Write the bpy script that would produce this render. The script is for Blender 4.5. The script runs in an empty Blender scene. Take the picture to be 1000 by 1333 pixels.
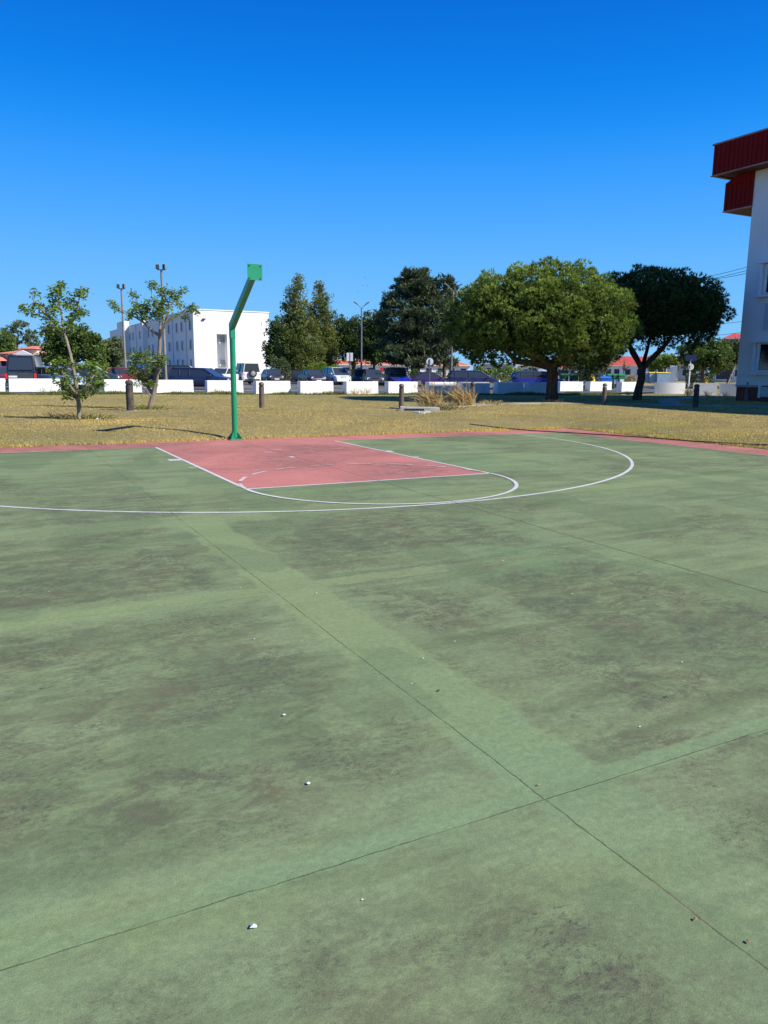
import bpy, math, random
import numpy as np
from mathutils import Vector, Matrix

PI = math.pi
R = math.radians
random.seed(7)

# ------------------------------------------------------------------ camera
CX, CY, CH = -4.55606, -14.38170, 1.43981
HEAD, PITCH, ROLL = 0.4817717, 0.1841426, 0.0092906
F = Vector((math.sin(HEAD)*math.cos(PITCH), math.cos(HEAD)*math.cos(PITCH), -math.sin(PITCH)))
RT = Vector((math.cos(HEAD), -math.sin(HEAD), 0))
UP = RT.cross(F)
R2 = RT*math.cos(ROLL) + UP*math.sin(ROLL)
U2 = -RT*math.sin(ROLL) + UP*math.cos(ROLL)
FPX = 989.548
cam_d = bpy.data.cameras.new('camera')
cam = bpy.data.objects.new('camera', cam_d)
bpy.context.scene.collection.objects.link(cam)
M = Matrix((R2, U2, -F)).transposed().to_4x4()
M.translation = Vector((CX, CY, CH))
cam.matrix_world = M
cam_d.sensor_fit = 'VERTICAL'
cam_d.sensor_height = 36
cam_d.lens = FPX/1333*36
cam_d.clip_start = 0.05
cam_d.clip_end = 6000
scn = bpy.context.scene
scn.camera = cam

# ------------------------------------------------------------------ world + sun
SUN_EL = R(39)
SHAZ = R(-40)                       # shadows fall this way from +y
sdir = Vector((math.sin(SHAZ)*math.cos(SUN_EL), math.cos(SHAZ)*math.cos(SUN_EL), -math.sin(SUN_EL)))
w = bpy.data.worlds.new('World')
scn.world = w
w.use_nodes = True
nt = w.node_tree
bg = nt.nodes['Background']
sky = nt.nodes.new('ShaderNodeTexSky')
sky.sky_type = 'NISHITA'
sky.sun_disc = False
sky.sun_elevation = SUN_EL
toS = -sdir
sky.sun_rotation = math.atan2(toS.x, toS.y)
sky.air_density = 1.0
sky.dust_density = 0.25
sky.ozone_density = 3.5
# colour of the clear sky by height above the horizon, over the physical sky
tc = nt.nodes.new('ShaderNodeTexCoord'); sp = nt.nodes.new('ShaderNodeSeparateXYZ')
nt.links.new(tc.outputs['Generated'], sp.inputs[0])
cr = nt.nodes.new('ShaderNodeValToRGB')
def lin(c): return tuple((x/255/12.92 if x/255 <= .04045 else ((x/255+.055)/1.055)**2.4) for x in c)
stops = [(0.0, (150, 205, 245)), (.035, (132, 198, 250)), (.09, (112, 188, 252)), (.135, (96, 179, 252)), (.175, (78, 169, 254)), (.225, (56, 157, 252)),
         (.275, (26, 143, 246)), (.32, (6, 128, 234)), (.40, (0, 108, 216)), (.60, (10, 90, 190)), (1.0, (14, 74, 165))]
while len(cr.color_ramp.elements) < len(stops): cr.color_ramp.elements.new(.5)
for e, (p_, c_) in zip(cr.color_ramp.elements, stops):
    e.position = p_; e.color = (*lin(c_), 1)
nt.links.new(sp.outputs[2], cr.inputs[0])
vm = nt.nodes.new('ShaderNodeMix'); vm.data_type = 'RGBA'; vm.blend_type = 'MULTIPLY'; vm.inputs[0].default_value = 1
nt.links.new(cr.outputs[0], vm.inputs[6]); vm.inputs[7].default_value = (6.9, 6.9, 6.9, 1)
mxs = nt.nodes.new('ShaderNodeMix'); mxs.data_type = 'RGBA'; mxs.inputs[0].default_value = .98
nt.links.new(sky.outputs[0], mxs.inputs[6]); nt.links.new(vm.outputs[2], mxs.inputs[7])
nt.links.new(mxs.outputs[2], bg.inputs['Color'])
bg.inputs['Strength'].default_value = 0.10
sl = bpy.data.lights.new('sun', 'SUN')
sl.energy = 4.8
sl.angle = R(0.5)
sl.color = (1, 0.95, 0.86)
so = bpy.data.objects.new('sun', sl)
scn.collection.objects.link(so)
so.rotation_euler = sdir.to_track_quat('-Z', 'Y').to_euler()
so.location = (20, -60, 40)
vs = scn.view_settings
vs.view_transform = 'Standard'
vs.look = 'None'
vs.exposure = 0.58
vs.gamma = 1
scn.render.resolution_x = 768
scn.render.resolution_y = 1024

# ------------------------------------------------------------------ placing helpers
def ray(u, v):
    d = F + R2*((u-500)/FPX) - U2*((v-666.5)/FPX)
    return d
def V(u, v, z=0.0):                  # ground point seen at (u, v)
    d = ray(u, v)
    t = (z-CH)/d.z
    return Vector((CX+d.x*t, CY+d.y*t, z))
def D(u, dist, z=0.0):               # ground point in column u at horizontal distance
    d = ray(u, 482 + (u-500)*0.0093)
    h = Vector((d.x, d.y)).normalized()
    return Vector((CX+h.x*dist, CY+h.y*dist, z))
def hz(u): return 482.2 + (u-500)*0.0093
def Hh(v, u, dist):                  # height of something at distance seen at row v
    dep = dist*(F.x*ray(u, hz(u)).x+F.y*ray(u, hz(u)).y)/math.hypot(ray(u, hz(u)).x, ray(u, hz(u)).y)/math.cos(PITCH)
    return CH + (hz(u)-v)*dep/FPX*1.0
def rel(a):                          # world yaw of a direction: 0 = picture right, 90 = away
    d = RT*math.cos(R(a)) + Vector((math.sin(HEAD), math.cos(HEAD), 0))*math.sin(R(a))
    return math.atan2(d.y, d.x)
FACE = math.atan2(RT.y, RT.x)        # yaw whose local x runs to picture right

LZ = .18                             # the lawn stands this much above the court
def TZ(x, y):
    x = np.asarray(x, float); y = np.asarray(y, float)
    d = np.maximum(np.maximum(x-8.80, -8.80-x), y-1.05)
    prof = np.interp(d, [-1, 0, .06, .35, 1., 2.2], [-.07, -.05, 0.0, .07, .14, LZ])
    yy = y + (x-10)*.28
    far = np.interp(yy, [21.5, 23.5], [0, 1]); fz_ = np.interp(yy, [23.5, 32], [.13, -.07])
    bump_ = .012*np.sin(x*1.3+.4)*np.sin(y*1.1)+.010*np.sin(x*.5+y*.8)
    zz = prof + bump_*np.clip(d, 0, 1)
    z = zz*(1-far) + fz_*far
    return np.where((d <= 0), -.07, z)
def tz(p): return float(TZ(p[0], p[1]))
def TR(base, u, v, depth=0.0):        # local right/depth/up of the spot seen at (u, v) on the upright plane through base
    nrm = Vector((math.sin(HEAD), math.cos(HEAD), 0)); d = ray(u, v); o_ = Vector((CX, CY, CH))
    t = (base-o_).dot(nrm)/d.dot(nrm); p = o_+d*t-base
    return (p.dot(RT), depth, p.z)
def VL(u, v):                        # point on the lawn
    p = V(u, v, LZ); p.z = tz(p)-.02; return p
# ------------------------------------------------------------------ object helpers
C = scn.collection
def tag(o, label=None, cat=None, group=None, kind=None):
    if label: o['label'] = label
    if cat: o['category'] = cat
    if group: o['group'] = group
    if kind: o['kind'] = kind
    return o
def thing(name, label, cat, loc=(0, 0, 0), rz=0, group=None):
    o = bpy.data.objects.new(name, None)
    o.empty_display_size = 0.2
    C.objects.link(o)
    o.location = loc
    o.rotation_euler = (0, 0, rz)
    return tag(o, label, cat, group)
KIDS = {}
def link(name, me, parent=None):
    o = bpy.data.objects.new(name, me)
    C.objects.link(o)
    if parent is not None:
        o.parent = parent
        KIDS.setdefault(parent.name, []).append(o)
    return o
def copy_tree(o, parent=None):
    c = o.copy(); C.objects.link(c)
    if parent is not None:
        c.parent = parent
        KIDS.setdefault(parent.name, []).append(c)
    for k in list(KIDS.get(o.name, [])):
        copy_tree(k, c)
    return c
class MB:
    def __init__(s): s.v = []; s.f = []; s.m = []
    def add(s, vs_, fs, mi=0):
        b = len(s.v); s.v += [tuple(x) for x in vs_]
        for f in fs: s.f.append(tuple(b+i for i in f)); s.m.append(mi)
    def box(s, c, d, rz=0, mi=0, top=1.0, topy=None):
        if topy is None: topy = top
        x, y, z = d[0]/2, d[1]/2, d[2]/2
        p = [(-x, -y, -z), (x, -y, -z), (x, y, -z), (-x, y, -z), (-x*top, -y*topy, z), (x*top, -y*topy, z), (x*top, y*topy, z), (-x*top, y*topy, z)]
        cs, sn = math.cos(rz), math.sin(rz)
        p = [(c[0]+a*cs-b*sn, c[1]+a*sn+b*cs, c[2]+q) for a, b, q in p]
        s.add(p, [(0, 3, 2, 1), (4, 5, 6, 7), (0, 1, 5, 4), (1, 2, 6, 5), (2, 3, 7, 6), (3, 0, 4, 7)], mi)
        return s
    def span(s, x0, x1, y0, y1, z0, z1, mi=0):
        return s.box(((x0+x1)/2, (y0+y1)/2, (z0+z1)/2), (abs(x1-x0), abs(y1-y0), abs(z1-z0)), 0, mi)
    def tube(s, pts, rad, seg=8, mi=0, cap=True):
        pts = [Vector(p) for p in pts]
        n = len(pts)
        if not hasattr(rad, '__len__'): rad = [rad]*n
        b = len(s.v); up = None
        for i, p in enumerate(pts):
            t = (pts[min(i+1, n-1)]-pts[max(i-1, 0)]).normalized()
            if up is None:
                up = Vector((1, 0, 0)) if abs(t.x) < 0.8 else Vector((0, 1, 0))
            a = (up - t*up.dot(t)).normalized(); up = a
            q = t.cross(a)
            for k in range(seg):
                an = 2*PI*k/seg
                s.v.append(tuple(p + (a*math.cos(an)+q*math.sin(an))*rad[i]))
        for i in range(n-1):
            for k in range(seg):
                k2 = (k+1) % seg
                s.f.append((b+i*seg+k, b+i*seg+k2, b+(i+1)*seg+k2, b+(i+1)*seg+k)); s.m.append(mi)
        if cap:
            s.f.append(tuple(b+k for k in range(seg-1, -1, -1))); s.m.append(mi)
            s.f.append(tuple(b+(n-1)*seg+k for k in range(seg))); s.m.append(mi)
        return s
    def lathe(s, prof, c=(0, 0, 0), seg=20, mi=0, axis='z'):
        b = len(s.v)
        for r_, z in prof:
            for k in range(seg):
                a = 2*PI*k/seg
                x, y = r_*math.cos(a), r_*math.sin(a)
                if axis == 'z': s.v.append((c[0]+x, c[1]+y, c[2]+z))
                else: s.v.append((c[0]+x, c[1]+z, c[2]+y))
        n = len(prof)
        for i in range(n-1):
            for k in range(seg):
                k2 = (k+1) % seg
                s.f.append((b+i*seg+k, b+i*seg+k2, b+(i+1)*seg+k2, b+(i+1)*seg+k)); s.m.append(mi)
        s.f.append(tuple(b+k for k in range(seg-1, -1, -1))); s.m.append(mi)
        s.f.append(tuple(b+(n-1)*seg+k for k in range(seg))); s.m.append(mi)
        return s
    def poly(s, pts, mi=0): s.add(pts, [tuple(range(len(pts)))], mi); return s
    def prism(s, pts, d, mi=0):          # extrude polygon pts by vector d
        n = len(pts); d = Vector(d)
        a = [Vector(p) for p in pts]
        s.add(a+[p+d for p in a], [tuple(range(n-1, -1, -1)), tuple(range(n, 2*n))]+[(i, (i+1) % n, n+(i+1) % n, n+i) for i in range(n)], mi)
        return s
    def build(s, name, mats, parent=None, smooth=False, bevel=0, recalc=True):
        me = bpy.data.meshes.new(name)
        me.from_pydata(s.v, [], s.f)
        if not isinstance(mats, (list, tuple)): mats = [mats]
        for m_ in mats: me.materials.append(m_)
        me.polygons.foreach_set('material_index', s.m)
        if recalc:
            import bmesh
            bm = bmesh.new(); bm.from_mesh(me); bmesh.ops.recalc_face_normals(bm, faces=bm.faces); bm.to_mesh(me); bm.free()
        if smooth:
            me.polygons.foreach_set('use_smooth', [True]*len(me.polygons))
            me.set_sharp_from_angle(angle=R(38))
        me.update()
        o = link(name, me, parent)
        if bevel:
            b = o.modifiers.new('bevel', 'BEVEL'); b.width = bevel; b.segments = 2; b.limit_method = 'ANGLE'
        return o

# ------------------------------------------------------------------ materials
class N:
    def __init__(s, name):
        s.mat = bpy.data.materials.new(name); s.mat.use_nodes = True
        s.t = s.mat.node_tree; s.b = s.t.nodes['Principled BSDF']
        s.out = s.t.nodes['Material Output']; s._c = None
    def n(s, t, **k):
        o = s.t.nodes.new(t)
        for a, b in k.items(): setattr(o, a, b)
        return o
    def l(s, a, b): s.t.links.new(a, b)
    def co(s, scale=(1, 1, 1), rot=0, world=False):
        mp = s.n('ShaderNodeMapping'); mp.inputs['Scale'].default_value = scale
        mp.inputs['Rotation'].default_value = (0, 0, rot)
        if world: g = s.n('ShaderNodeNewGeometry').outputs['Position']
        else: g = s.n('ShaderNodeTexCoord').outputs['Object']
        s.l(g, mp.inputs[0]); return mp.outputs[0]
    def noise(s, sc, det=4, rough=.55, vec=None, dist=0):
        o = s.n('ShaderNodeTexNoise'); o.inputs['Scale'].default_value = sc; o.inputs['Detail'].default_value = det
        o.inputs['Roughness'].default_value = rough; o.inputs['Distortion'].default_value = dist
        if vec is not None: s.l(vec, o.inputs['Vector'])
        else: s.l(s.co(world=True), o.inputs['Vector'])
        return o.outputs['Fac']
    def ramp(s, fac, a, b, va=0., vb=1.):
        o = s.n('ShaderNodeMapRange'); o.clamp = True
        s.l(fac, o.inputs[0]); o.inputs[1].default_value = a; o.inputs[2].default_value = b
        o.inputs[3].default_value = va; o.inputs[4].default_value = vb
        return o.outputs[0]
    def math(s, op, a, b=None, c=None):
        o = s.n('ShaderNodeMath', operation=op)
        for i, x in enumerate((a, b, c)):
            if x is None: continue
            if isinstance(x, (int, float)): o.inputs[i].default_value = x
            else: s.l(x, o.inputs[i])
        return o.outputs[0]
    def mix(s, fac, a, b, mode='MIX'):
        o = s.n('ShaderNodeMix', data_type='RGBA', blend_type=mode)
        for i, x in ((0, fac), (6, a), (7, b)):
            if isinstance(x, (int, float)): o.inputs[i].default_value = x
            elif isinstance(x, tuple): o.inputs[i].default_value = (*x[:3], 1)
            else: s.l(x, o.inputs[i])
        return o.outputs[2]
    def bump(s, h, st, dist=.02):
        o = s.n('ShaderNodeBump'); o.inputs['Strength'].default_value = st; o.inputs['Distance'].default_value = dist
        s.l(h, o.inputs['Height']); s.l(o.outputs[0], s.b.inputs['Normal'])
    def fin(s, col=None, rough=.8, metal=0, spec=None):
        if col is not None:
            if isinstance(col, tuple): s.b.inputs['Base Color'].default_value = (*col[:3], 1)
            else: s.l(col, s.b.inputs['Base Color'])
        if isinstance(rough, (int, float)): s.b.inputs['Roughness'].default_value = rough
        else: s.l(rough, s.b.inputs['Roughness'])
        s.b.inputs['Metallic'].default_value = metal
        if spec is not None: s.b.inputs['Specular IOR Level'].default_value = spec
        return s.mat
def simple(name, col, rough=.7, metal=0, var=.15, sc=3., bump=0., spec=None, coat=0):
    m = N(name)
    n1 = m.noise(sc, 5, .6)
    c = m.mix(m.ramp(n1, .3, .7), tuple(x*(1-var) for x in col), tuple(min(1, x*(1+var)) for x in col))
    if bump: m.bump(m.noise(sc*12, 4, .6), bump, .01)
    if coat: m.b.inputs['Coat Weight'].default_value = coat
    return m.fin(c, rough, metal, spec)

def court_mat(name, kind):
    m = N(name)
    pos = m.co(world=True)
    sep = m.n('ShaderNodeSeparateXYZ'); m.l(pos, sep.inputs[0]); x, y = sep.outputs[0], sep.outputs[1]
    big = m.noise(.32, 5, .62, m.co((1, 1.35, 1), world=True), .6)
    mid = m.noise(1.3, 6, .65, m.co((1, 1.5, 1), .3, True), .4)
    streak = m.noise(1.6, 5, .6, m.co((.35, 2.6, 1), -.12, True), .5)
    fine = m.noise(38, 4, .7)
    grit = m.noise(240, 3, .7)
    if kind == 'green':
        base = m.mix(m.ramp(mid, .3, .7), (.225, .308, .136), (.290, .380, .176))
        base = m.mix(m.ramp(streak, .45, .75), base, (.145, .200, .078))
        teal = m.noise(.55, 4, .5, m.co((1, 1, 1), .9, True), .4)
        base = m.mix(m.ramp(teal, .55, .72, 0, .55), base, (.165, .310, .130))
    elif kind == 'red':
        base = m.mix(m.ramp(mid, .3, .7), (.62, .200, .170), (.72, .275, .230))
        base = m.mix(m.ramp(streak, .5, .8, 0, .6), base, (.60, .22, .19))
    elif kind == 'worn':
        base = m.mix(m.ramp(m.noise(7, 5, .7), .55, .68), (.80, .75, .73), (.55, .24, .21))
    elif kind == 'white':
        base = m.mix(m.ramp(mid, .3, .7), (.72, .72, .70), (.85, .85, .83))
    else:
        base = m.mix(m.ramp(mid, .3, .7), (.46, .36, .20), (.62, .50, .33))
    # brown traffic stains: broad patches from noise
    st = m.ramp(big, .43, .60, 0, 1)
    st = m.math('MULTIPLY', st, m.ramp(mid, .28, .62, .25, 1))
    # stains with their own place on the slab (x, y, rx, ry, strength)
    spots = [(4.4, -2.6, .75, .28, 1.2), (4.9, .15, .9, .5, .8), (-3.45, -4.2, .8, 1.3, .9), (-3.9, -6.1, 1.3, 1.0, .75), (-1.5, -12.0, .55, .22, 1.1),
             (-1.75, -11.6, .6, .4, .7), (-2.75, -10.6, .35, .6, .7), (-4.0, -8.5, 1.0, .8, .7), (-.9, -9.0, .7, .5, .8), (-1.5, -7.9, 1.2, .5, .6), (-.2, -3.3, 1.0, .75, 1.3), (.5, -2.6, .7, .4, .8), (-1.1, -1.2, .8, .35, .9), (1.0, -4.2, .7, .3, .5),
             (-.9, -10.6, 1.2, .7, .6), (-3.9, -11.4, .9, .5, .6), (-3.4, -13.2, 1.2, .5, .6), (5.6, -1.0, .9, .3, .6), (6.4, -4.6, 1.2, .35, .5), (2.3, -6.1, 1.4, .4, .5), (.9, -6.3, .9, .3, .6)]
    wob = m.noise(1.1, 5, .6)
    wobv = m.math('MULTIPLY', m.math('SUBTRACT', wob, .5), 1.9)
    for (sx, sy, rx, ry, g) in spots:
        dx = m.math('DIVIDE', m.math('SUBTRACT', x, sx), rx)
        dy = m.math('DIVIDE', m.math('SUBTRACT', y, sy), ry)
        d = m.math('SQRT', m.math('ADD', m.math('MULTIPLY', dx, dx), m.math('MULTIPLY', dy, dy)))
        k = m.ramp(m.math('ADD', d, wobv), .25, 1.35, g*.8, 0)
        st = m.math('MAXIMUM', st, m.math('MULTIPLY', k, m.ramp(mid, .3, .6, .45, 1)))
    # foot-worn, weathered interior of every slab between its repainted joints
    if kind == 'green':
        dj = m.math('ABSOLUTE', m.math('SUBTRACT', x, -2.86))
        for c_ in (-7.13, -9.74, -12.50): dj = m.math('MINIMUM', dj, m.math('ADD', m.math('ABSOLUTE', m.math('SUBTRACT', y, c_)), .10))
        dj = m.math('MINIMUM', dj, m.math('ADD', m.math('ABSOLUTE', x), .02))
        wr_ = m.math('MULTIPLY', m.math('SUBTRACT', m.noise(1.9, 7, .7, m.co((1, 1.4, 1), .8, True), .4), .5), .62)
        inn = m.ramp(m.math('ADD', dj, wr_), .17, .46, 0, 1)
        inn = m.math('MULTIPLY', inn, m.math('MULTIPLY', m.ramp(y, -5.5, -7.5, .25, .95), m.ramp(x, -.1, .3, 1, .35)))
        st = m.math('MAXIMUM', st, m.math('MULTIPLY', inn, m.ramp(m.noise(.7, 4, .6, m.co((1, 1, 1), 1.3, True), .5), .34, .54, .30, 1)))
    # repainted lighter bands along the slab joints keep the stains off
    def band(coord, at, half, soft, wsc):
        d = m.math('ABSOLUTE', m.math('SUBTRACT', coord, at))
        d = m.math('ADD', d, m.math('MULTIPLY', m.math('SUBTRACT', m.noise(wsc*2, 6, .7), .5), .22))
        return m.ramp(d, half-soft, half+soft, 1, 0)
    if kind == 'green':
        ymask = m.ramp(y, -6.8, -7.4)
        ba = m.math('MULTIPLY', band(x, -2.82, .20, .02, 1.5), m.math('MULTIPLY', ymask, m.ramp(y, -13.2, -12.4, .1, 1)))
        bc = m.math('MULTIPLY', band(y, -12.49, .050, .008, 1.2), .9)
        bd = m.math('MULTIPLY', band(y, -9.72, .085, .015, .9), m.ramp(x, -.5, -2.4))
        be = m.math('MULTIPLY', band(y, -7.13, .22, .04, .9), .6)
        bn = m.math('MAXIMUM', m.math('MAXIMUM', ba, bc), m.math('MAXIMUM', bd, be))
        base = m.mix(m.math('MULTIPLY', bn, .66), base, m.mix(m.math('MAXIMUM', bc, m.math('MULTIPLY', m.ramp(y, -10.6, -11.8), .8)), (.280, .362, .150), (.222, .350, .162)))
        st = m.math('MULTIPLY', st, m.math('SUBTRACT', 1., m.math('MULTIPLY', bn, .80)))
    stc = {'green': (.082, .088, .060), 'red': (.17, .095, .075), 'white': (.50, .48, .44), 'worn': (.3, .2, .17), 'cream': (.25, .2, .14)}[kind]
    amt = {'green': .70, 'red': .72, 'white': .35, 'worn': .5, 'cream': .5}[kind]
    brown = m.noise(2.1, 4, .6)
    if kind == 'green':
        stcol = m.mix(m.ramp(brown, .45, .62), (.092, .110, .054), (.122, .112, .060))
    else: stcol = stc
    gra = m.ramp(m.noise(5, 11, .82, m.co((1, 1.7, 1), .2, True), .6), .42, .56, .22, 1.25)
    if kind == 'green':            # crisp-edged roller passes of slightly different paint
        pa = m.ramp(m.noise(.8, 3, .45, m.co((1, 2.2, 1), .05, True), .3), .52, .535, 0, .38)
        base = m.mix(pa, base, (.262, .350, .140))
        pb = m.ramp(m.noise(.6, 3, .45, m.co((1.6, 1, 1), .6, True), .3), .55, .565, 0, .35)
        base = m.mix(pb, base, (.120, .200, .085))
    mott = m.ramp(m.noise(18, 10, .92, m.co((1, 1.4, 1), .2, True), .4), .42, .56, 0, .40)
    base = m.mix(mott, base, m.mix(.5, base, (.02, .02, .01)))
    col = m.mix(m.math('MULTIPLY', m.math('MULTIPLY', st, gra), amt), base, stcol)
    # dark pepper specks and scuffs
    pep = m.ramp(m.noise(30, 8, .9, m.co((1, 1.5, 1), .1, True), .3), .50, .60, 0, .9)
    pep = m.math('MULTIPLY', m.math('MULTIPLY', pep, m.ramp(m.noise(2.3, 5, .7), .42, .58)), m.ramp(st, .1, .8, .12, 1))
    col = m.mix(pep, col, (.045, .045, .035))
    scf = m.ramp(m.noise(2.3, 6, .75, m.co((.5, 2.3, 1), .5, True), 1.2), .66, .76, 0, .5)
    if kind != 'white': col = m.mix(scf, col, (.26, .36, .26) if kind == 'green' else (.66, .40, .36))
    col = m.mix(m.ramp(fine, .3, .7), m.mix(.24, col, (0, 0, 0)), col)
    col = m.mix(m.ramp(grit, .25, .75, .0, 1), m.mix(.30, col, (0, 0, 0)), m.mix(.05, col, (1, 1, 1)))
    # joints: thin wandering saw cuts
    ht = grit
    def joint(coord, at, other, hw, seed):
        wv = m.noise(4.5, 6, .75, m.co((1, 1, 1), seed, True))
        d = m.math('ABSOLUTE', m.math('ADD', m.math('SUBTRACT', coord, at), m.math('MULTIPLY', m.math('SUBTRACT', wv, .5), .028)))
        return m.ramp(d, hw*.5, hw, 1, 0)
    j = joint(x, -2.955, y, .0042, .1)
    for (co_, at, hw, sd) in ((x, 0.0, .012, .7), (x, 2.95, .006, .4), (x, 5.9, .005, .2), (x, -5.9, .008, .3), (y, -12.53, .0035, .9)):
        j = m.math('MAXIMUM', j, joint(co_, at, None, hw, sd))
    jd = m.math('MULTIPLY', joint(y, -9.76, None, .004, .5), .45)
    je = m.math('MULTIPLY', joint(y, -7.13, None, .006, .6), .3)
    j = m.math('MAXIMUM', j, m.math('MAXIMUM', jd, je))
    jbr = m.ramp(m.noise(3.1, 4, .6), .35, .5, .35, 1)
    j = m.math('MULTIPLY', j, jbr)
    jc = m.mix(m.math('MULTIPLY', m.ramp(m.noise(2.2, 3, .5), .56, .62), m.ramp(y, -12.9, -13.1)), (.035, .038, .028), (.50, .30, .17))
    if kind == 'red': jc = (.13, .05, .045)
    col = m.mix(m.math('MULTIPLY', j, .58), col, jc)
    # worn chips in the paint of the lines
    if kind in ('white',):
        chip = m.ramp(m.noise(26, 5, .75), .60, .68, 0, .7)
        col = m.mix(chip, col, (.25, .34, .26))
    hgt = m.math('SUBTRACT', m.math('ADD', m.math('MULTIPLY', grit, .5), m.math('MULTIPLY', fine, .8)), m.math('MULTIPLY', j, 2.))
    m.bump(hgt, .32, .006)
    return m.fin(col, .95, 0, .06)
MG, MR, MW, MC = [court_mat('court_'+k, k) for k in ('green', 'red', 'white', 'cream')]

def lawn_mat():
    m = N('dry_lawn')
    b = m.noise(.16, 5, .6, None, .4); c = m.noise(.9, 6, .65, m.co((1, 1, 1), .4, True)); f = m.noise(14, 5, .75); g = m.noise(60, 3, .7)
    col = m.mix(m.ramp(c, .3, .7), (.36, .28, .095), (.50, .40, .150))
    col = m.mix(m.ramp(b, .48, .68, 0, .6), col, (.19, .215, .06))
    col = m.mix(m.ramp(m.noise(.5, 4, .6, m.co((.3, 1, 1), .1, True)), .56, .7, 0, .75), col, (.52, .42, .04))
    col = m.mix(m.ramp(f, .3, .72), m.mix(.62, col, (.03, .03, .012)), col)
    col = m.mix(m.ramp(g, .3, .7), m.mix(.3, col, (.02, .02, .01)), m.mix(.1, col, (1, .95, .7)))
    m.bump(m.math('ADD', f, m.math('MULTIPLY', g, .4)), .9, .06)
    return m.fin(col, .95, 0, .1)
M_LAWN = lawn_mat()
M_ASPH = simple('asphalt', (.085, .085, .085), .9, 0, .25, .8, .3)
M_ROADLINE = simple('parking_paint', (.7, .7, .68), .8, 0, .15, 4)
M_CONC = simple('concrete', (.40, .37, .31), .9, 0, .25, 2.5, .3)
M_PATH = simple('path_concrete', (.30, .28, .22), .9, 0, .3, 1.2, .3)
M_DIRT = simple('bare_soil', (.20, .145, .085), .95, 0, .4, 2, .5)

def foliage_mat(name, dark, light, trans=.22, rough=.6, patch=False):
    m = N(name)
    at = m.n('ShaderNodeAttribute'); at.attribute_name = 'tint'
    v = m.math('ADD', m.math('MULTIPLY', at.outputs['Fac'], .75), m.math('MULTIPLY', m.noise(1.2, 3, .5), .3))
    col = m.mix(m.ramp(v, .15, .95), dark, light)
    if patch:
        g_ = m.n('ShaderNodeNewGeometry'); sp_ = m.n('ShaderNodeSeparateXYZ'); m.l(g_.outputs['Position'], sp_.inputs[0])
        dc = m.math('MAXIMUM', m.math('SUBTRACT', sp_.outputs[0], 8.8), m.math('SUBTRACT', sp_.outputs[1], 1.05))
        ye = m.math('MULTIPLY', m.ramp(dc, .3, 3.2, 1, .15), m.ramp(m.noise(.8, 5, .7), .44, .60))
        ye = m.math('MULTIPLY', ye, m.ramp(sp_.outputs[0], 1, 6, .25, .95))
        col = m.mix(ye, col, m.mix(.6, col, (.85, .62, .02)))
        gr = m.ramp(m.noise(.33, 5, .65), .50, .66, 0, .38)
        col = m.mix(gr, col, m.mix(.65, col, (.20, .24, .05)))
        br = m.ramp(m.noise(1.5, 7, .75, m.co((.45, 1.3, 1), .1, True)), .47, .62, 0, .75)
        col = m.mix(br, col, m.mix(.7, col, (.20, .145, .05)))
        far = m.math('MULTIPLY', m.ramp(sp_.outputs[1], 9, 14), m.ramp(m.noise(.9, 5, .7, m.co((.3, 1.6, 1), .1, True)), .42, .58, .1, .6))
        col = m.mix(far, col, m.mix(.6, col, (.30, .32, .08)))
    m.fin(col, rough, 0, .25)
    tr = m.n('ShaderNodeBsdfTranslucent'); m.l(m.mix(.5, col, light), tr.inputs[0])
    mx = m.n('ShaderNodeMixShader'); mx.inputs[0].default_value = trans
    m.l(m.b.outputs[0], mx.inputs[1]); m.l(tr.outputs[0], mx.inputs[2]); m.l(mx.outputs[0], m.out.inputs[0])
    return m.mat
F_PINE = foliage_mat('pine_needles', (.022, .048, .008), (.380, .500, .085), .2)
F_PINE2 = foliage_mat('dark_pine_needles', (.024, .048, .012), (.110, .170, .040), .12)
F_CYP = foliage_mat('cypress_foliage', (.036, .058, .026), (.170, .210, .095), .12)
F_CONI = foliage_mat('conifer_foliage', (.035, .064, .014), (.320, .350, .090), .15)
F_BROAD = foliage_mat('broadleaf_foliage', (.045, .085, .018), (.180, .260, .060), .25)
F_GREY = foliage_mat('grey_green_foliage', (.055, .080, .035), (.200, .240, .100), .2)
F_YOUNG = foliage_mat('young_tree_leaves', (.045, .095, .012), (.240, .340, .055), .3)
F_HEDGE = foliage_mat('hedge_leaves', (.09, .16, .02), (.36, .46, .07), .3)
F_DRY = foliage_mat('dry_grass_blades', (.30, .20, .07), (.60, .45, .20), .25, .8)
F_BLADE = foliage_mat('lawn_blades', (.28, .205, .050), (.98, .72, .25), .25, .9, True)
F_SHADEG = foliage_mat('green_grass_blades', (.06, .09, .02), (.20, .22, .05), .25, .9)

def bark_mat(name, a, b):
    m = N(name)
    v = m.co((1, 1, .25))
    n1 = m.noise(9, 5, .7, v); col = m.mix(m.ramp(n1, .35, .65), a, b)
    m.bump(n1, .8, .05)
    return m.fin(col, .95, 0, .1)
B_PINE = bark_mat('pine_bark', (.045, .030, .022), (.13, .085, .06))
B_GREY = bark_mat('grey_bark', (.16, .13, .10), (.32, .27, .21))
B_BROWN = bark_mat('brown_bark', (.09, .065, .045), (.19, .14, .10))

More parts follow.
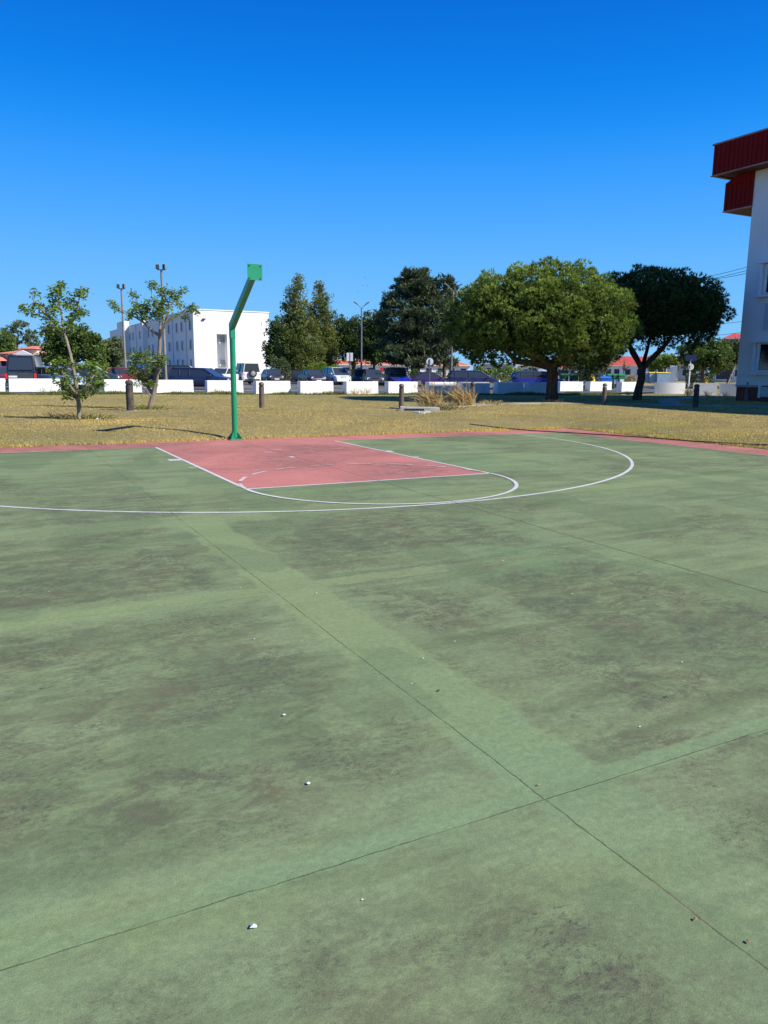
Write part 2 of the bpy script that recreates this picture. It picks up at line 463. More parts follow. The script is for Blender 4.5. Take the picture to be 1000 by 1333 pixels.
def wall_mat(name, col, streak=.15):
    m = N(name)
    n1 = m.noise(.5, 5, .6); n2 = m.noise(2.2, 5, .6, m.co((1.6, 1.6, .22), 0, True)); n3 = m.noise(40, 3, .6)
    c = m.mix(m.ramp(n1, .3, .7), tuple(x*.93 for x in col), col)
    c = m.mix(m.ramp(n2, .58, .8, 0, streak), c, (.30, .28, .24))
    m.bump(n3, .12, .01)
    return m.fin(c, .85, 0, .2)
W_WHITE = wall_mat('white_render', (.80, .80, .79), .12)
W_NEAR = wall_mat('block_render', (.80, .79, .76), .18)
W_BLUE = wall_mat('pale_blue_render', (.50, .55, .60), .1)
W_CREAM = wall_mat('cream_render', (.66, .60, .50), .1)
W_PINK = wall_mat('pink_render', (.50, .26, .19), .1)
W_BLOCK = wall_mat('barrier_paint', (.78, .78, .75), .55)
W_BRICK = None
def brick():
    m = N('brick_plinth')
    b = m.n('ShaderNodeTexBrick'); b.inputs['Scale'].default_value = 1
    b.inputs['Brick Width'].default_value = .24; b.inputs['Row Height'].default_value = .08; b.inputs['Mortar Size'].default_value = .008
    b.inputs['Color1'].default_value = (.22, .045, .03, 1); b.inputs['Color2'].default_value = (.16, .035, .025, 1); b.inputs['Mortar'].default_value = (.12, .07, .06, 1)
    mp = m.n('ShaderNodeMapping'); mp.inputs['Rotation'].default_value = (R(90), 0, R(90)); g = m.n('ShaderNodeNewGeometry')
    m.l(g.outputs['Position'], mp.inputs[0]); m.l(mp.outputs[0], b.inputs['Vector'])
    return m.fin(b.outputs['Color'], .85)
W_BRICK = brick()
def roof_mat(name, a, b, ax='x'):
    m = N(name)
    wv = m.n('ShaderNodeTexWave'); wv.bands_direction = 'X'; wv.inputs['Scale'].default_value = 1.2; wv.inputs['Distortion'].default_value = .3
    m.l(m.co(world=True), wv.inputs[0])
    n1 = m.noise(.6, 5, .7)
    c = m.mix(m.ramp(n1, .3, .7), a, b)
    c = m.mix(m.math('MULTIPLY', wv.outputs['Fac'], .25), c, tuple(x*.5 for x in a))
    return m.fin(c, .85)
RF_OR = roof_mat('orange_roof_tiles', (.52, .12, .045), (.66, .19, .08))
RF_RED = roof_mat('red_roof_tiles', (.48, .055, .045), (.58, .09, .07))
RF_PINK = roof_mat('faded_red_roof_tiles', (.60, .17, .11), (.70, .26, .19))
M_FASC = simple('dark_red_sheet', (.20, .010, .010), .75, 0, .12, 2, 0, .12)
M_SOFF = simple('soffit_panel', (.16, .035, .025), .7, 0, .3, 1.5)
M_TRIM = simple('roof_edge_trim', (.34, .20, .17), .6)
M_GREEN = simple('green_enamel', (.006, .235, .105), .38, 0, .10, 5, 0, .5, .2)
M_BOLT = simple('rusty_bolt', (.10, .05, .03), .7, .3)
M_BOLL = simple('brown_bollard_metal', (.12, .085, .065), .6, .1, .2, 6)
M_BOLLW = simple('mossy_weathered_metal', (.060, .050, .040), .9, 0, .6, 9, .5)
M_LENS = simple('frosted_lens', (.55, .55, .52), .3)
M_DARK = simple('dark_trim', (.015, .015, .017), .6)
M_STEEL = simple('galvanised_steel', (.17, .175, .175), .6, .3, .15, 6)
M_POSTG = simple('weathered_post', (.22, .20, .18), .8, 0, .25, 2)
M_WHITEM = simple('white_paint', (.78, .78, .76), .5)
M_SIGNB = simple('sign_back_grey', (.62, .63, .64), .5, .1)
M_YEL = simple('yellow_plastic', (.70, .50, .02), .5)
M_BLUEP = simple('blue_plastic', (.02, .16, .62), .45)
M_NAVYP = simple('dark_blue_plastic', (.012, .045, .20), .45)
M_GRNP = simple('dark_green_plastic', (.012, .085, .035), .5)
M_GRN2 = simple('mid_green_plastic', (.035, .20, .075), .5)
M_PALEB = simple('faded_blue_plastic', (.22, .33, .45), .6)
M_REDP = simple('red_plastic', (.60, .03, .03), .4)
M_PANEL = simple('solar_cell', (.015, .02, .05), .15)
M_WOOD = simple('weathered_wood', (.45, .36, .24), .85, 0, .3, 6)
def glass(name, col=(.012, .016, .020), rough=.06):
    m = N(name); m.b.inputs['Coat Weight'].default_value = .3
    return m.fin(col, rough, 0, .7)
G_CAR = glass('car_glass', (.035, .045, .050))
G_WIN = simple('window_glass', (.035, .045, .06), .35, 0, .2, 2, 0, .25)
M_TYRE = simple('tyre_rubber', (.018, .018, .018), .85)
M_RIM = simple('alloy_rim', (.45, .45, .46), .35, .7)
M_LAMP = simple('headlight_glass', (.75, .77, .80), .15)
M_PLATE = simple('plate_white', (.78, .78, .76), .5)
def paint(name, col, rough=.28):
    m = N(name); m.b.inputs['Coat Weight'].default_value = .3; m.b.inputs['Coat Roughness'].default_value = .06
    d = m.noise(3, 4, .6)
    return m.fin(m.mix(m.ramp(d, .35, .75, 0, .12), col, (.25, .22, .18)), rough, .15)

# ------------------------------------------------------------------ ground, court, roads
def sheet(name, pts, mat, z, kind='structure', parent=None):
    b = MB(); b.poly([(p[0], p[1], z) for p in pts]); o = b.build(name, mat, parent, recalc=False)
    if o.data.polygons[0].normal.z < 0: o.data.flip_normals()
    if kind: o['kind'] = kind
    return o
sheet('ground', [(-3000, -3000), (3000, -3000), (3000, 3000), (-3000, 3000)], M_LAWN, -.085)
gx = np.unique(np.round(np.concatenate([np.arange(-24, 60, .6), [-8.8, 8.8], 8.8+np.array([.06, .2, .35, .6, 1, 1.5, 2.2]), -8.8-np.array([.06, .35, 1, 2.2])]), 3))
gy = np.unique(np.round(np.concatenate([np.arange(-30, 34, .6), [1.05], 1.05+np.array([.06, .2, .35, .6, 1, 1.5, 2.2])]), 3))
GXX, GYY = np.meshgrid(gx, gy); GZZ = TZ(GXX, GYY)
b = MB(); b.v = [tuple(q_) for q_ in np.stack([GXX.ravel(), GYY.ravel(), GZZ.ravel()], 1)]
nx = len(gx)
for j in range(len(gy)-1):
    for i in range(nx-1):
        if -8.8 <= gx[i] and gx[i+1] <= 8.8 and gy[j+1] <= 1.05: continue
        b.f.append((j*nx+i, j*nx+i+1, (j+1)*nx+i+1, (j+1)*nx+i)); b.m.append(0)
o = b.build('lawn', M_LAWN, recalc=False, smooth=True); o['kind'] = 'structure'


L, HW, RC = 5.491, 1.804, 1.804
SX, RB, RSX = 7.776, 1.05, 8.80
b = MB()
def q(x0, x1, y0, y1, mi): b.poly([(x0, y0, 0), (x1, y0, 0), (x1, y1, 0), (x0, y1, 0)], mi)
q(-SX, -HW, -L, 0, 0); q(HW, SX, -L, 0, 0); q(-SX, SX, -28, -L, 0); q(-HW, HW, -L, 0, 1)
q(-RSX, RSX, 0, RB, 1); q(SX, RSX, -29, 0, 1); q(-RSX, -SX, -29, 0, 1); q(-SX, SX, -29, -28, 1)
for (x0, y0, x1, y1) in ((-RSX, RB, RSX, RB), (RSX, RB, RSX, -29), (RSX, -29, -RSX, -29), (-RSX, -29, -RSX, RB)):
    b.poly([(x0, y0, 0), (x1, y1, 0), (x1, y1, -.09), (x0, y0, -.09)], 2)
o = b.build('court_slab', [MG, MR, M_CONC], recalc=False); o['kind'] = 'structure'
# painted lines
LW = .05
b = MB(); z = .004
def seg(x0, x1, y0, y1, zz=z): b.poly([(x0, y0, zz), (x1, y0, zz), (x1, y1, zz), (x0, y1, zz)])
def arc(cx, cy, r, a0, a1, n=48, zz=z, lw=LW):
    for i in range(n):
        a = a0+(a1-a0)*i/n; c = a0+(a1-a0)*(i+1)/n
        b.poly([(cx+(r-lw/2)*math.cos(a), cy+(r-lw/2)*math.sin(a), zz), (cx+(r+lw/2)*math.cos(a), cy+(r+lw/2)*math.sin(a), zz),
                (cx+(r+lw/2)*math.cos(c), cy+(r+lw/2)*math.sin(c), zz), (cx+(r-lw/2)*math.cos(c), cy+(r-lw/2)*math.sin(c), zz)])
seg(-HW-LW/2, -HW+LW/2, -L+.01, -.0); seg(HW-LW/2, HW+LW/2, -L+.01, -.0)
seg(-HW+LW/2+.002, HW-LW/2-.002, -L-LW/2, -L+LW/2)
arc(0, -L-.012, RC, PI, 2*PI, 64, z+.002)
nd = 9
R3, C3 = 6.488, -.884
a_end = math.asin(-(C3)/R3)
arc(0, C3, R3, PI-a_end*0.97, 2*PI+a_end*0.97, 160)
# lane blocks and ticks
seg(-HW-LW/2-.20, -HW-LW/2-.002, -2.22, -2.02); seg(-HW-LW/2-.12, -HW-LW/2-.002, -3.16, -3.11)
seg(HW+LW/2+.002, HW+LW/2+.12, -2.36, -2.16); seg(HW+LW/2+.002, HW+LW/2+.10, -3.27, -3.22)
o = b.build('court_line_paint', MW, recalc=False); o['kind'] = 'structure'
b = MB()
for i in range(nd):
    a0 = PI*(i+.30)/nd; arc(0, -L, RC, a0, a0+PI/nd*.62, 6, z+.003, LW*(1 if i > 6 else .8))
seg(-.27, -.10, -1.60, -1.54); seg(-.02, .20, -1.25, -1.20); seg(-.10, -.02, -2.55, -2.35)
o = b.build('worn_arc_paint', court_mat('court_worn_white', 'worn'), recalc=False); o['kind'] = 'structure'
b = MB()
seg(-SX, SX, -.0, .055, .003); seg(SX, SX+.055, -28, .055, .0035)
o = b.build('boundary_line_paint', MC, recalc=False); o['kind'] = 'structure'

# parking lot
fr_ = [(-60, 26.2), (5, 25.8), (12, 25.1), (20, 23.0), (25, 21.4), (27, 25.8), (37, 26.5), (46, 29)]
bk_ = [(-60, 34), (5, 34), (12, 33.5), (20, 33), (26, 33), (29, 33), (40, 34), (50, 38)]
b = MB()
for i in range(7):
    b.poly([(*fr_[i], .15 if i < 5 else .02), (*fr_[i+1], .15 if i < 4 else .02), (*bk_[i+1], .045), (*bk_[i], .045)])
b.poly([(*p_, .045) for p_ in bk_]+[(52, 56, .045), (44, 60, .045), (36, 92, .045), (-60, 92, .045)])
o = b.build('parking_lot', M_ASPH, recalc=False); o['kind'] = 'structure'
sheet('side_road', [(52.01, 40), (140, 42), (140, 50), (52.01, 49)], M_ASPH, .035)
b = MB()
for i in range(18):
    xx = -20+i*2.6
    b.poly([(xx, 40.5, .050), (xx+.12, 40.5, .050), (xx+.12, 45.5, .050), (xx, 45.5, .050)])
    b.poly([(xx, 52, .050), (xx+.12, 52, .050), (xx+.12, 57, .050), (xx, 57, .050)])
b.poly([(-30, 35.0, .051), (33, 35.0, .051), (33, 35.4, .051), (-30, 35.4, .051)])
b.poly([(-30, 47.5, .051), (33, 47.5, .051), (33, 47.9, .051), (-30, 47.9, .051)])
o = b.build('parking_bay_paint', M_ROADLINE, recalc=False); o['kind'] = 'structure'
# footpath
def ribbon(name, pts, wd, z0, z1, mat):
    b = MB(); P = [Vector((x, y)) for x, y in pts]; lo = []; hi = []
    for i, p in enumerate(P):
        t = (P[min(i+1, len(P)-1)]-P[max(i-1, 0)]).normalized(); n_ = Vector((-t.y, t.x))
        lo.append(p-n_*wd/2); hi.append(p+n_*wd/2)
    for i in range(len(P)-1):
        a, c, d, e = lo[i], lo[i+1], hi[i+1], hi[i]
        b.poly([(a.x, a.y, z1), (c.x, c.y, z1), (d.x, d.y, z1), (e.x, e.y, z1)])
        b.poly([(a.x, a.y, z0), (c.x, c.y, z0), (c.x, c.y, z1), (a.x, a.y, z1)])
        b.poly([(e.x, e.y, z0), (d.x, d.y, z0), (d.x, d.y, z1), (e.x, e.y, z1)])
    a, e = lo[0], hi[0]; b.poly([(a.x, a.y, z0), (e.x, e.y, z0), (e.x, e.y, z1), (a.x, a.y, z1)])
    o = b.build(name, mat, recalc=True); o['kind'] = 'structure'; return o
pl = V(531, 532.5, LZ); pr = V(620, 528, LZ)
ribbon('footpath', [(pl.x-.2, pl.y+.15), (pl.x+1.5, pl.y+.8), (pr.x, pr.y+.3), (15.2, 10.4), (18.0, 9.2), (20.1, 6.9), (22.6, 4.3), (25.2, 2.5)], 1.0, LZ-.1, LZ+.03, M_PATH)
ribbon('side_path', [(20.1, 7.6), (22.2, 9.8), (24.4, 11.9), (28.3, 13.5)], .9, LZ-.1, LZ+.026, M_PATH)

# ------------------------------------------------------------------ foliage machinery
def mesh_np(name, verts, faces_n, mat, parent, tint=None, loops=None):
    """verts (N,3); faces all with faces_n corners, consecutive vertices."""
    me = bpy.data.meshes.new(name)
    nv = len(verts); nf = nv//faces_n
    me.vertices.add(nv); me.vertices.foreach_set('co', np.ascontiguousarray(verts, dtype=np.float32).ravel())
    me.loops.add(nv); me.loops.foreach_set('vertex_index', np.arange(nv, dtype=np.int32))
    me.polygons.add(nf); me.polygons.foreach_set('loop_start', np.arange(0, nv, faces_n, dtype=np.int32))
    me.polygons.foreach_set('loop_total', np.full(nf, faces_n, dtype=np.int32))
    me.materials.append(mat)
    me.update(calc_edges=True)
    if tint is not None:
        a = me.attributes.new('tint', 'FLOAT', 'FACE'); a.data.foreach_set('value', tint.astype(np.float32))
    return link(name, me, parent)
def unit(v): return v/np.maximum(np.linalg.norm(v, axis=-1, keepdims=True), 1e-9)
def leaves(P, Dr, ln, wd, rg, tri=False):
    """one leaf per row of P, pointing along Dr."""
    n = len(P); s = unit(np.cross(Dr, rg.normal(size=(n, 3))))
    ln = np.broadcast_to(ln, (n,))[:, None]; wd = np.broadcast_to(wd, (n,))[:, None]
    if tri:
        return np.stack([P-s*wd/2, P+s*wd/2, P+Dr*ln], 1).reshape(-1, 3)
    return np.stack([P, P+Dr*ln*.45+s*wd/2, P+Dr*ln, P+Dr*ln*.45-s*wd/2], 1).reshape(-1, 3)
def sphere_pts(n, rg):
    return unit(rg.normal(size=(n, 3)))
def clumps_on(shape_pts, rad, per, rg, flat=1.0, outc=None, shell=.35):
    """scatter points on many small lobes centred on shape_pts; returns points, outward dirs, lobe index"""
    k = len(shape_pts); n = k*per
    idx = np.repeat(np.arange(k), per)
    d = sphere_pts(n, rg); d2 = d*np.array([1, 1, flat])
    rr = rad[idx] if hasattr(rad, '__len__') else rad
    rr = rr*(1-shell*rg.random(n)**2)
    P = shape_pts[idx]+d2*rr[:, None]
    return P, d, idx
def tubes_obj(name, chains, mat, parent, seg=8):
    b = MB()
    for pts, rad in chains: b.tube(pts, rad, seg)
    return b.build(name, mat, parent, smooth=True, recalc=False)
def bend(a, c, k, rg, wob):
    a = Vector(a); c = Vector(c); out = []
    for i in range(k+1):
        t = i/k; p = a.lerp(c, t)
        if 0 < i < k: p += Vector(rg.normal(size=3)*wob)
        out.append(p)
    return out

def umbrella_pine(loc, rz, label, rx, ry, ztop, zmid, zbot, seed, needles, nl=150, per=70, off=(0, 0), fork=1.6, trad=.38, limbs=6, lean=0.0):
    rg = np.random.default_rng(seed)
    t = thing('pine_tree', label, 'tree', loc, rz)
    # lobes over the upper dome and round the rim
    pts = []; rad = []
    g = (1+5**.5)/2
    for i in range(nl):
        zt = 1-(i+.5)/nl*1.42                # from the top down to slightly under the rim
        an = 2*PI*i/g + rg.normal()*.12
        rr = math.sqrt(max(0, 1-zt*zt)) if zt > 0 else 1-0.35*(-zt)**1.3*3
        j = 1+rg.normal()*.06
        x = off[0]+math.cos(an)*rr*rx*.87*j; y = off[1]+math.sin(an)*rr*ry*.87*j
        zz = zmid+(zt*(ztop-zmid)*.9*j if zt > 0 else zt/.42*(zmid-zbot)*.95)
        pts.append((x, y, zz)); rad.append(rg.uniform(.24, .40))
    pts = np.array(pts); rad = np.array(rad)
    P, d, idx = clumps_on(pts, rad, per, rg, .9, shell=.18)
    cen = np.array([off[0], off[1], zmid-.6])
    out = unit(P-cen)
    keep = (d*out).sum(1) > -.05
    P, d, out, idx = P[keep], d[keep], out[keep], idx[keep]
    m_ = 9
    base = np.repeat(P, m_, 0)
    ax = unit(np.repeat(unit(d*.9+out*.2+np.array([0, 0, .45])), m_, 0)+rg.normal(size=(len(base), 3))*.42)
    lob = rg.random(len(pts))
    ln = rg.uniform(.08, .18, len(base))
    vt = leaves(base, ax, ln, .036, rg, tri=True)
    tint = np.clip(np.repeat(.10+.45*lob[idx]+.38*(d[:, 2]), m_)+rg.normal(size=len(base))*.16, 0, 1)  # sunlit tops put into the tint: needles lighter on each clump's upper side
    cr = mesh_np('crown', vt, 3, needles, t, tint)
    # inner twigs and needles that close the crown, tinted dark as painted shade
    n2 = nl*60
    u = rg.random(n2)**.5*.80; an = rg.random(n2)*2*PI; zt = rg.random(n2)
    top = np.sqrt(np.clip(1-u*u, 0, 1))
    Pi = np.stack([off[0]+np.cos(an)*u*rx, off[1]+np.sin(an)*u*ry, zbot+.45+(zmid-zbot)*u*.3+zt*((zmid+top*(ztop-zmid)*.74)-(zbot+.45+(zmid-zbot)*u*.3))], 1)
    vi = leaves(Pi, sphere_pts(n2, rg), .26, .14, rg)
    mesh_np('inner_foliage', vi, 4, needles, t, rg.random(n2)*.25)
    ch = []
    fk = Vector((lean, 0, fork))
    ch.append((bend((0, 0, -.1), fk, 5, rg, .04), [trad*1.35, trad*1.05, trad*.95, trad*.9, trad*.88, trad*.92]))
    tubes_obj('trunk', ch, B_PINE, t, 12)
    ch = []
    for i in range(limbs):
        an = 2*PI*i/limbs+rg.normal()*.25; rr = rg.uniform(.45, .75)
        end = Vector((off[0]+math.cos(an)*rx*rr, off[1]+math.sin(an)*ry*rr, zmid+rg.uniform(-.1, .9)))
        s0 = fk+Vector((0, 0, -.15))
        mid = s0.lerp(end, .5)+Vector((0, 0, -.35+rg.normal()*.12))
        r0 = trad*rg.uniform(.5, .68)
        ch.append(([s0, s0.lerp(mid, .5)+Vector((0, 0, .05)), mid, mid.lerp(end, .5)+Vector((0, 0, .12)), end], [r0, r0*.85, r0*.65, r0*.5, r0*.25]))
        for k in range(3):
            a2 = an+rg.normal()*.7; q0 = mid.lerp(end, rg.uniform(0, .6))
            e2 = Vector((off[0]+math.cos(a2)*rx*rg.uniform(.5, .85), off[1]+math.sin(a2)*ry*rg.uniform(.5, .85), zmid+rg.uniform(0, 1.3)))
            ch.append((bend(q0, e2, 3, rg, .10), [r0*.4, r0*.3, r0*.2, r0*.1]))
    tubes_obj('limbs', ch, B_PINE, t, 8)
    return t

def generic_tree(name, label, loc, rz, lobes, mat, seed, bark=B_BROWN, trunk=(.2, 2.), nl=60, lr=(.4, .8), per=40, leaf=(.18, .12), flat=1., up=.3, spray=0, m_=3, group=None, limbs=5, cat='tree', tri=False, trunk_xy=(0, 0), solid=.5):
    """lobes: list of (x, y, z, rx, ry, rz) ellipsoids; each is covered with small leafy clumps"""
    rg = np.random.default_rng(seed)
    t = thing(name, label, cat, loc, rz, group)
    vol = np.array([l[3]*l[4]*l[5] for l in lobes])**(2/3.); vol = vol/vol.sum()
    A = []; Tn = []; V_ = []
    for l, wgt in zip(lobes, vol):
        k = max(4, int(nl*wgt)); d = sphere_pts(k, rg); c = np.array(l[:3]); r_ = np.array(l[3:6])
        pts = c+d*r_*rg.uniform(.62, 1.0, (k, 1))
        rad = rg.uniform(lr[0], lr[1], k)
        P, dd, idx = clumps_on(pts, rad, per, rg, flat, shell=.8)
        out = unit(P-c)
        base = np.repeat(P, m_, 0)
        ax = unit(np.repeat(unit(dd*.5+out*.7+np.array([0, 0, up])), m_, 0)+rg.normal(size=(len(base), 3))*(.35 if spray else .8))
        lb = rg.random(k)
        V_.append(leaves(base, ax, rg.uniform(.6, 1.3, len(base))*leaf[0], leaf[1], rg, tri))
        Tn.append(np.clip(np.repeat(.25+.5*lb[idx]+.15*dd[:, 2], m_)+rg.normal(size=len(base))*.13, 0, 1))  # clump tops slightly lighter in the tint, painted as if sunlit
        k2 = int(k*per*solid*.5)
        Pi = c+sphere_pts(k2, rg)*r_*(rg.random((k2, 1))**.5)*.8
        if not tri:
            V_.append(leaves(Pi, sphere_pts(k2, rg), leaf[0]*2.2, leaf[1]*2.6, rg)); Tn.append(rg.random(k2)*.25)  # inner leaves tinted dark, shade painted into the crown
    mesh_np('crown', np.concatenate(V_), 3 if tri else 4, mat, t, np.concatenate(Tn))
    if trunk:
        ch = []
        z1 = trunk[1]; tx, ty = trunk_xy
        ch.append((bend((tx, ty, -.1), (tx, ty, z1), 4, rg, .05), [trunk[0]*1.25, trunk[0], trunk[0]*.9, trunk[0]*.8, trunk[0]*.7]))
        for i in range(limbs):
            l = lobes[i % len(lobes)]; e = Vector((l[0]+rg.normal()*l[3]*.35, l[1]+rg.normal()*l[4]*.35, l[2]+rg.uniform(-.2, .5)*l[5]))
            ch.append((bend((tx, ty, z1-.1), e, 4, rg, .12), [trunk[0]*.55, trunk[0]*.4, trunk[0]*.3, trunk[0]*.2, trunk[0]*.1]))
        tubes_obj('trunk', ch, bark, t, 8)
    return t

# ---- two umbrella pines
p1 = VL(718, 523)
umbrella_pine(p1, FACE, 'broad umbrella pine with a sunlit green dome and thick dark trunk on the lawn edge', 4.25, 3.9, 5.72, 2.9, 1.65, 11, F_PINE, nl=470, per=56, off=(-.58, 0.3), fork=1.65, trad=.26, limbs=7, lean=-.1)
p2 = VL(829, 520.5)
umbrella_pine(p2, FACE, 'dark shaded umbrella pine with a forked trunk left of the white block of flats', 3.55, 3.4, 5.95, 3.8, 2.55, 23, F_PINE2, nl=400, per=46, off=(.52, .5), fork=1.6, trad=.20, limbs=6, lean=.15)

# ---- conifer pair: narrow peaks
def cone_lobes(x, y, z0, z1, r, n, rg, ragged=.25):
    out = []
    for i in range(n):
        t_ = (i+.5)/n; z = z0+(z1-z0)*t_; rr = r*(1-t_)**.50*(1 if t_ > .12 else .8)
        for k in range(max(1, int(7*(1-t_)+.9))):
            a = rg.random()*2*PI; q_ = rr*rg.uniform(.45, .8)*(0 if t_ > .93 else 1)
            s = max(.28, rr*.5)*(1+rg.normal()*ragged*.4)
            out.append((x+math.cos(a)*q_, y+math.sin(a)*q_, z, s, s, s*1.35))
    return out
rg0 = np.random.default_rng(5)
d1 = 92
def m_of(u, dist): return dist/FPX
c1 = D(388, d1)
generic_tree('conifer_tree', 'tall pointed conifer with dark drooping foliage beside the white building', c1, FACE, cone_lobes(0, 0, 1.4, 11.9, 2.7, 13, rg0), F_CONI, 31, trunk=(.28, 6), nl=330, lr=(.35, .75), per=34, leaf=(.26, .055), flat=1.2, up=.6, spray=1, m_=6, solid=.6)
c2 = D(417, d1+3)
generic_tree('conifer_tree', 'slightly lower pointed conifer on the right of the conifer pair', c2, FACE, cone_lobes(0, 0, 1.3, 11.5, 2.25, 13, rg0)+[(1.5, 0, 7.6, .8, .8, .9), (1.5, .2, 5.2, 1., 1, 1)], F_CONI, 32, trunk=(.26, 6), nl=300, lr=(.35, .75), per=34, leaf=(.26, .055), flat=1.2, up=.6, spray=1, m_=6, solid=.6)
# ---- round pine behind, spreading cypress
generic_tree('pine_tree', 'low round dark pine behind the twin-headed lamp post and the silver minivan', D(460, 98), FACE,
             [(-1.5, 0, 5.6, 2.6, 2.6, 2.4), (1.5, .3, 5.8, 2.6, 2.6, 2.6), (0, 0, 4.2, 3.6, 3, 1.8)], F_PINE2, 33, trunk=(.3, 3), nl=150, lr=(.4, .8), per=40, leaf=(.28, .10), up=.6, spray=1, m_=4)
rg1 = np.random.default_rng(9)
lob = []
for i in range(64):
    t_ = i/63; z = 2.2+8.3*t_
    a = i*2.399; ext = (3.9 if t_ < .35 else 4.3*(1-(t_-.35)/.65)**.55+.35)
    q_ = ext*rg1.uniform(.35, .95)
    lob.append((math.cos(a)*q_, math.sin(a)*q_, z+rg1.normal()*.15, 1.25, 1.25, .42))
for z in np.linspace(2.5, 9.6, 10): lob.append((0, 0, z, max(.6, 1.9-(z-3)*.15), max(.6, 1.9-(z-3)*.15), .9))
lob += [(3.2, 0, 9.5, 1.1, .9, .4), (3.6, 0, 8.9, 1.0, .9, .35), (2.7, 0, 10.1, 1., .8, .4), (3.5, .2, 8.1, .8, .8, .4)]
generic_tree('cypress_tree', 'large ragged grey-green cypress with layered spreading boughs behind the parked cars', D(540, 76), FACE, lob, F_CYP, 34, trunk=(.38, 7.5), nl=620, lr=(.22, .5), per=28, leaf=(.28, .050), flat=.45, up=.35, spray=1, m_=6, solid=1.3)
generic_tree('cypress_tree', 'slim dark cypress trunk and boughs beside the right-hand street lamp', D(578, 80), FACE,
             [(0, 0, 5.5, 1.3, 1.3, 2.2), (.3, 0, 8.5, 1.1, 1.1, 1.8), (-.2, 0, 3.6, 1.2, 1.2, 1)], F_CYP, 35, trunk=(.2, 6), nl=70, lr=(.25, .5), per=28, leaf=(.28, .09), flat=.6, up=.4, spray=1, m_=3)
# ---- far masses
generic_tree('background_tree', 'broad leafy green tree at the left behind the dark estate car', D(98, 88), FACE,
             [(-1.4, 0, 3.9, 1.6, 1.6, 1.9), (.3, 0, 4.3, 1.7, 1.6, 1.9), (1.6, 0, 3.6, 1.4, 1.4, 1.7), (-2, 0, 2.6, 1.2, 1.2, 1.6), (2.2, 0, 2.4, 1.2, 1.2, 1.4)], F_BROAD, 36, trunk=(.22, 2), nl=150, lr=(.35, .65), per=34, leaf=(.22, .15))
generic_tree('background_tree', 'lower yellowish green tree between the leafy tree and the white building', D(140, 90), FACE,
             [(-1., 0, 2.9, 1.4, 1.4, 1.5), (.8, 0, 3.0, 1.3, 1.3, 1.5)], F_HEDGE if False else F_GREY, 37, trunk=(.18, 1.6), nl=80, lr=(.3, .6), per=34, leaf=(.22, .15))
generic_tree('eucalyptus_tree', 'open grey-green eucalyptus rising over the red roof', D(25, 132), FACE,
             [(-1.2, 0, 6.7, 1.6, 1.6, .7), (.6, 0, 7.7, 1.5, 1.5, .7), (1.6, 0, 6.3, 1.5, 1.3, .8), (-.4, 0, 5.5, 1.7, 1.5, .7), (2.4, 0, 5.0, 1.2, 1, .8)], F_GREY, 38, bark=B_GREY, trunk=(.2, 5), nl=70, lr=(.3, .6), per=20, leaf=(.26, .14), flat=.6, solid=.2)
generic_tree('background_tree', 'dark green rounded tree cut by the left edge of the picture', D(4, 118), FACE,
             [(0, 0, 4.3, 2.2, 2, 2), (-1.5, 0, 3, 1.8, 2, 2), (1.4, 0, 2.8, 1.2, 1.4, 1.6)], F_BROAD, 39, trunk=(.2, 2), nl=100, lr=(.35, .7), per=30, leaf=(.25, .16))
generic_tree('background_tree', 'small dark tree between the red roof and the leafy tree', D(54, 150), FACE,
             [(0, 0, 3.6, 1.8, 1.6, 1.8), (-1.8, 0, 3.9, 1.6, 1.6, 1.4)], F_PINE2, 40, trunk=(.2, 2), nl=70, lr=(.35, .7), per=26, leaf=(.3, .18))
generic_tree('background_tree', 'dark mass of foliage just right of the white building', D(362, 104), FACE,
             [(0, 0, 6.2, 1.3, 1.3, 2), (-.3, 0, 3.8, 1.6, 1.4, 2.2), (1.8, 0, 3.2, 1.6, 1.4, 1.6)], F_PINE2, 41, trunk=(.2, 2), nl=110, lr=(.35, .7), per=30, leaf=(.26, .14))
generic_tree('background_tree', 'dark low pine crown between the conifer pair and the ragged cypress', D(487, 92), FACE,
             [(0, 0, 5.6, 1.8, 1.6, 2.2), (.2, 0, 3.6, 2.2, 1.8, 1.4)], F_PINE2, 42, trunk=(.2, 2), nl=90, lr=(.35, .7), per=30, leaf=(.26, .14))
generic_tree('olive_tree', 'airy grey-green tree seen under the sunlit pine beside the bins', D(757, 62), FACE,
             [(0, 0, 2.6, 1.5, 1.4, 1.0), (1.2, 0, 2.1, 1.1, 1.0, .9), (-1., 0, 2.3, 1.1, 1., .9), (2.2, 0, 2.9, 1.0, .9, .6), (.6, 0, 1.5, 1.1, 1, .6)], F_GREY, 43, bark=B_GREY, trunk=(.12, 1.4), nl=110, lr=(.25, .5), per=26, leaf=(.17, .08), solid=.3)
generic_tree('background_tree', 'spreading leafy tree behind the solar-panel sign near the right building', D(915, 84), FACE,
             [(0, 0, 3.0, 1.9, 1.7, 1.4), (1.6, 0, 2.9, 1.4, 1.3, 1.5), (-1.5, 0, 3.2, 1.4, 1.2, 1.2), (1.0, 0, 4.0, 1.3, 1.2, .9)], F_BROAD, 44, trunk=(.2, 1.8), nl=130, lr=(.3, .6), per=30, leaf=(.20, .13), solid=.6)
generic_tree('background_tree', 'scrubby dark tree with a crooked trunk right beside the white block of flats', D(949, 96), FACE,
             [(0, 0, 4.2, 1.5, 1.3, 1.0), (.7, 0, 3.4, 1.3, 1.2, 1.1), (-.8, 0, 3.6, 1., 1, .8)], F_PINE2, 45, trunk=(.18, 3), nl=80, lr=(.3, .55), per=26, leaf=(.2, .12), solid=.4)
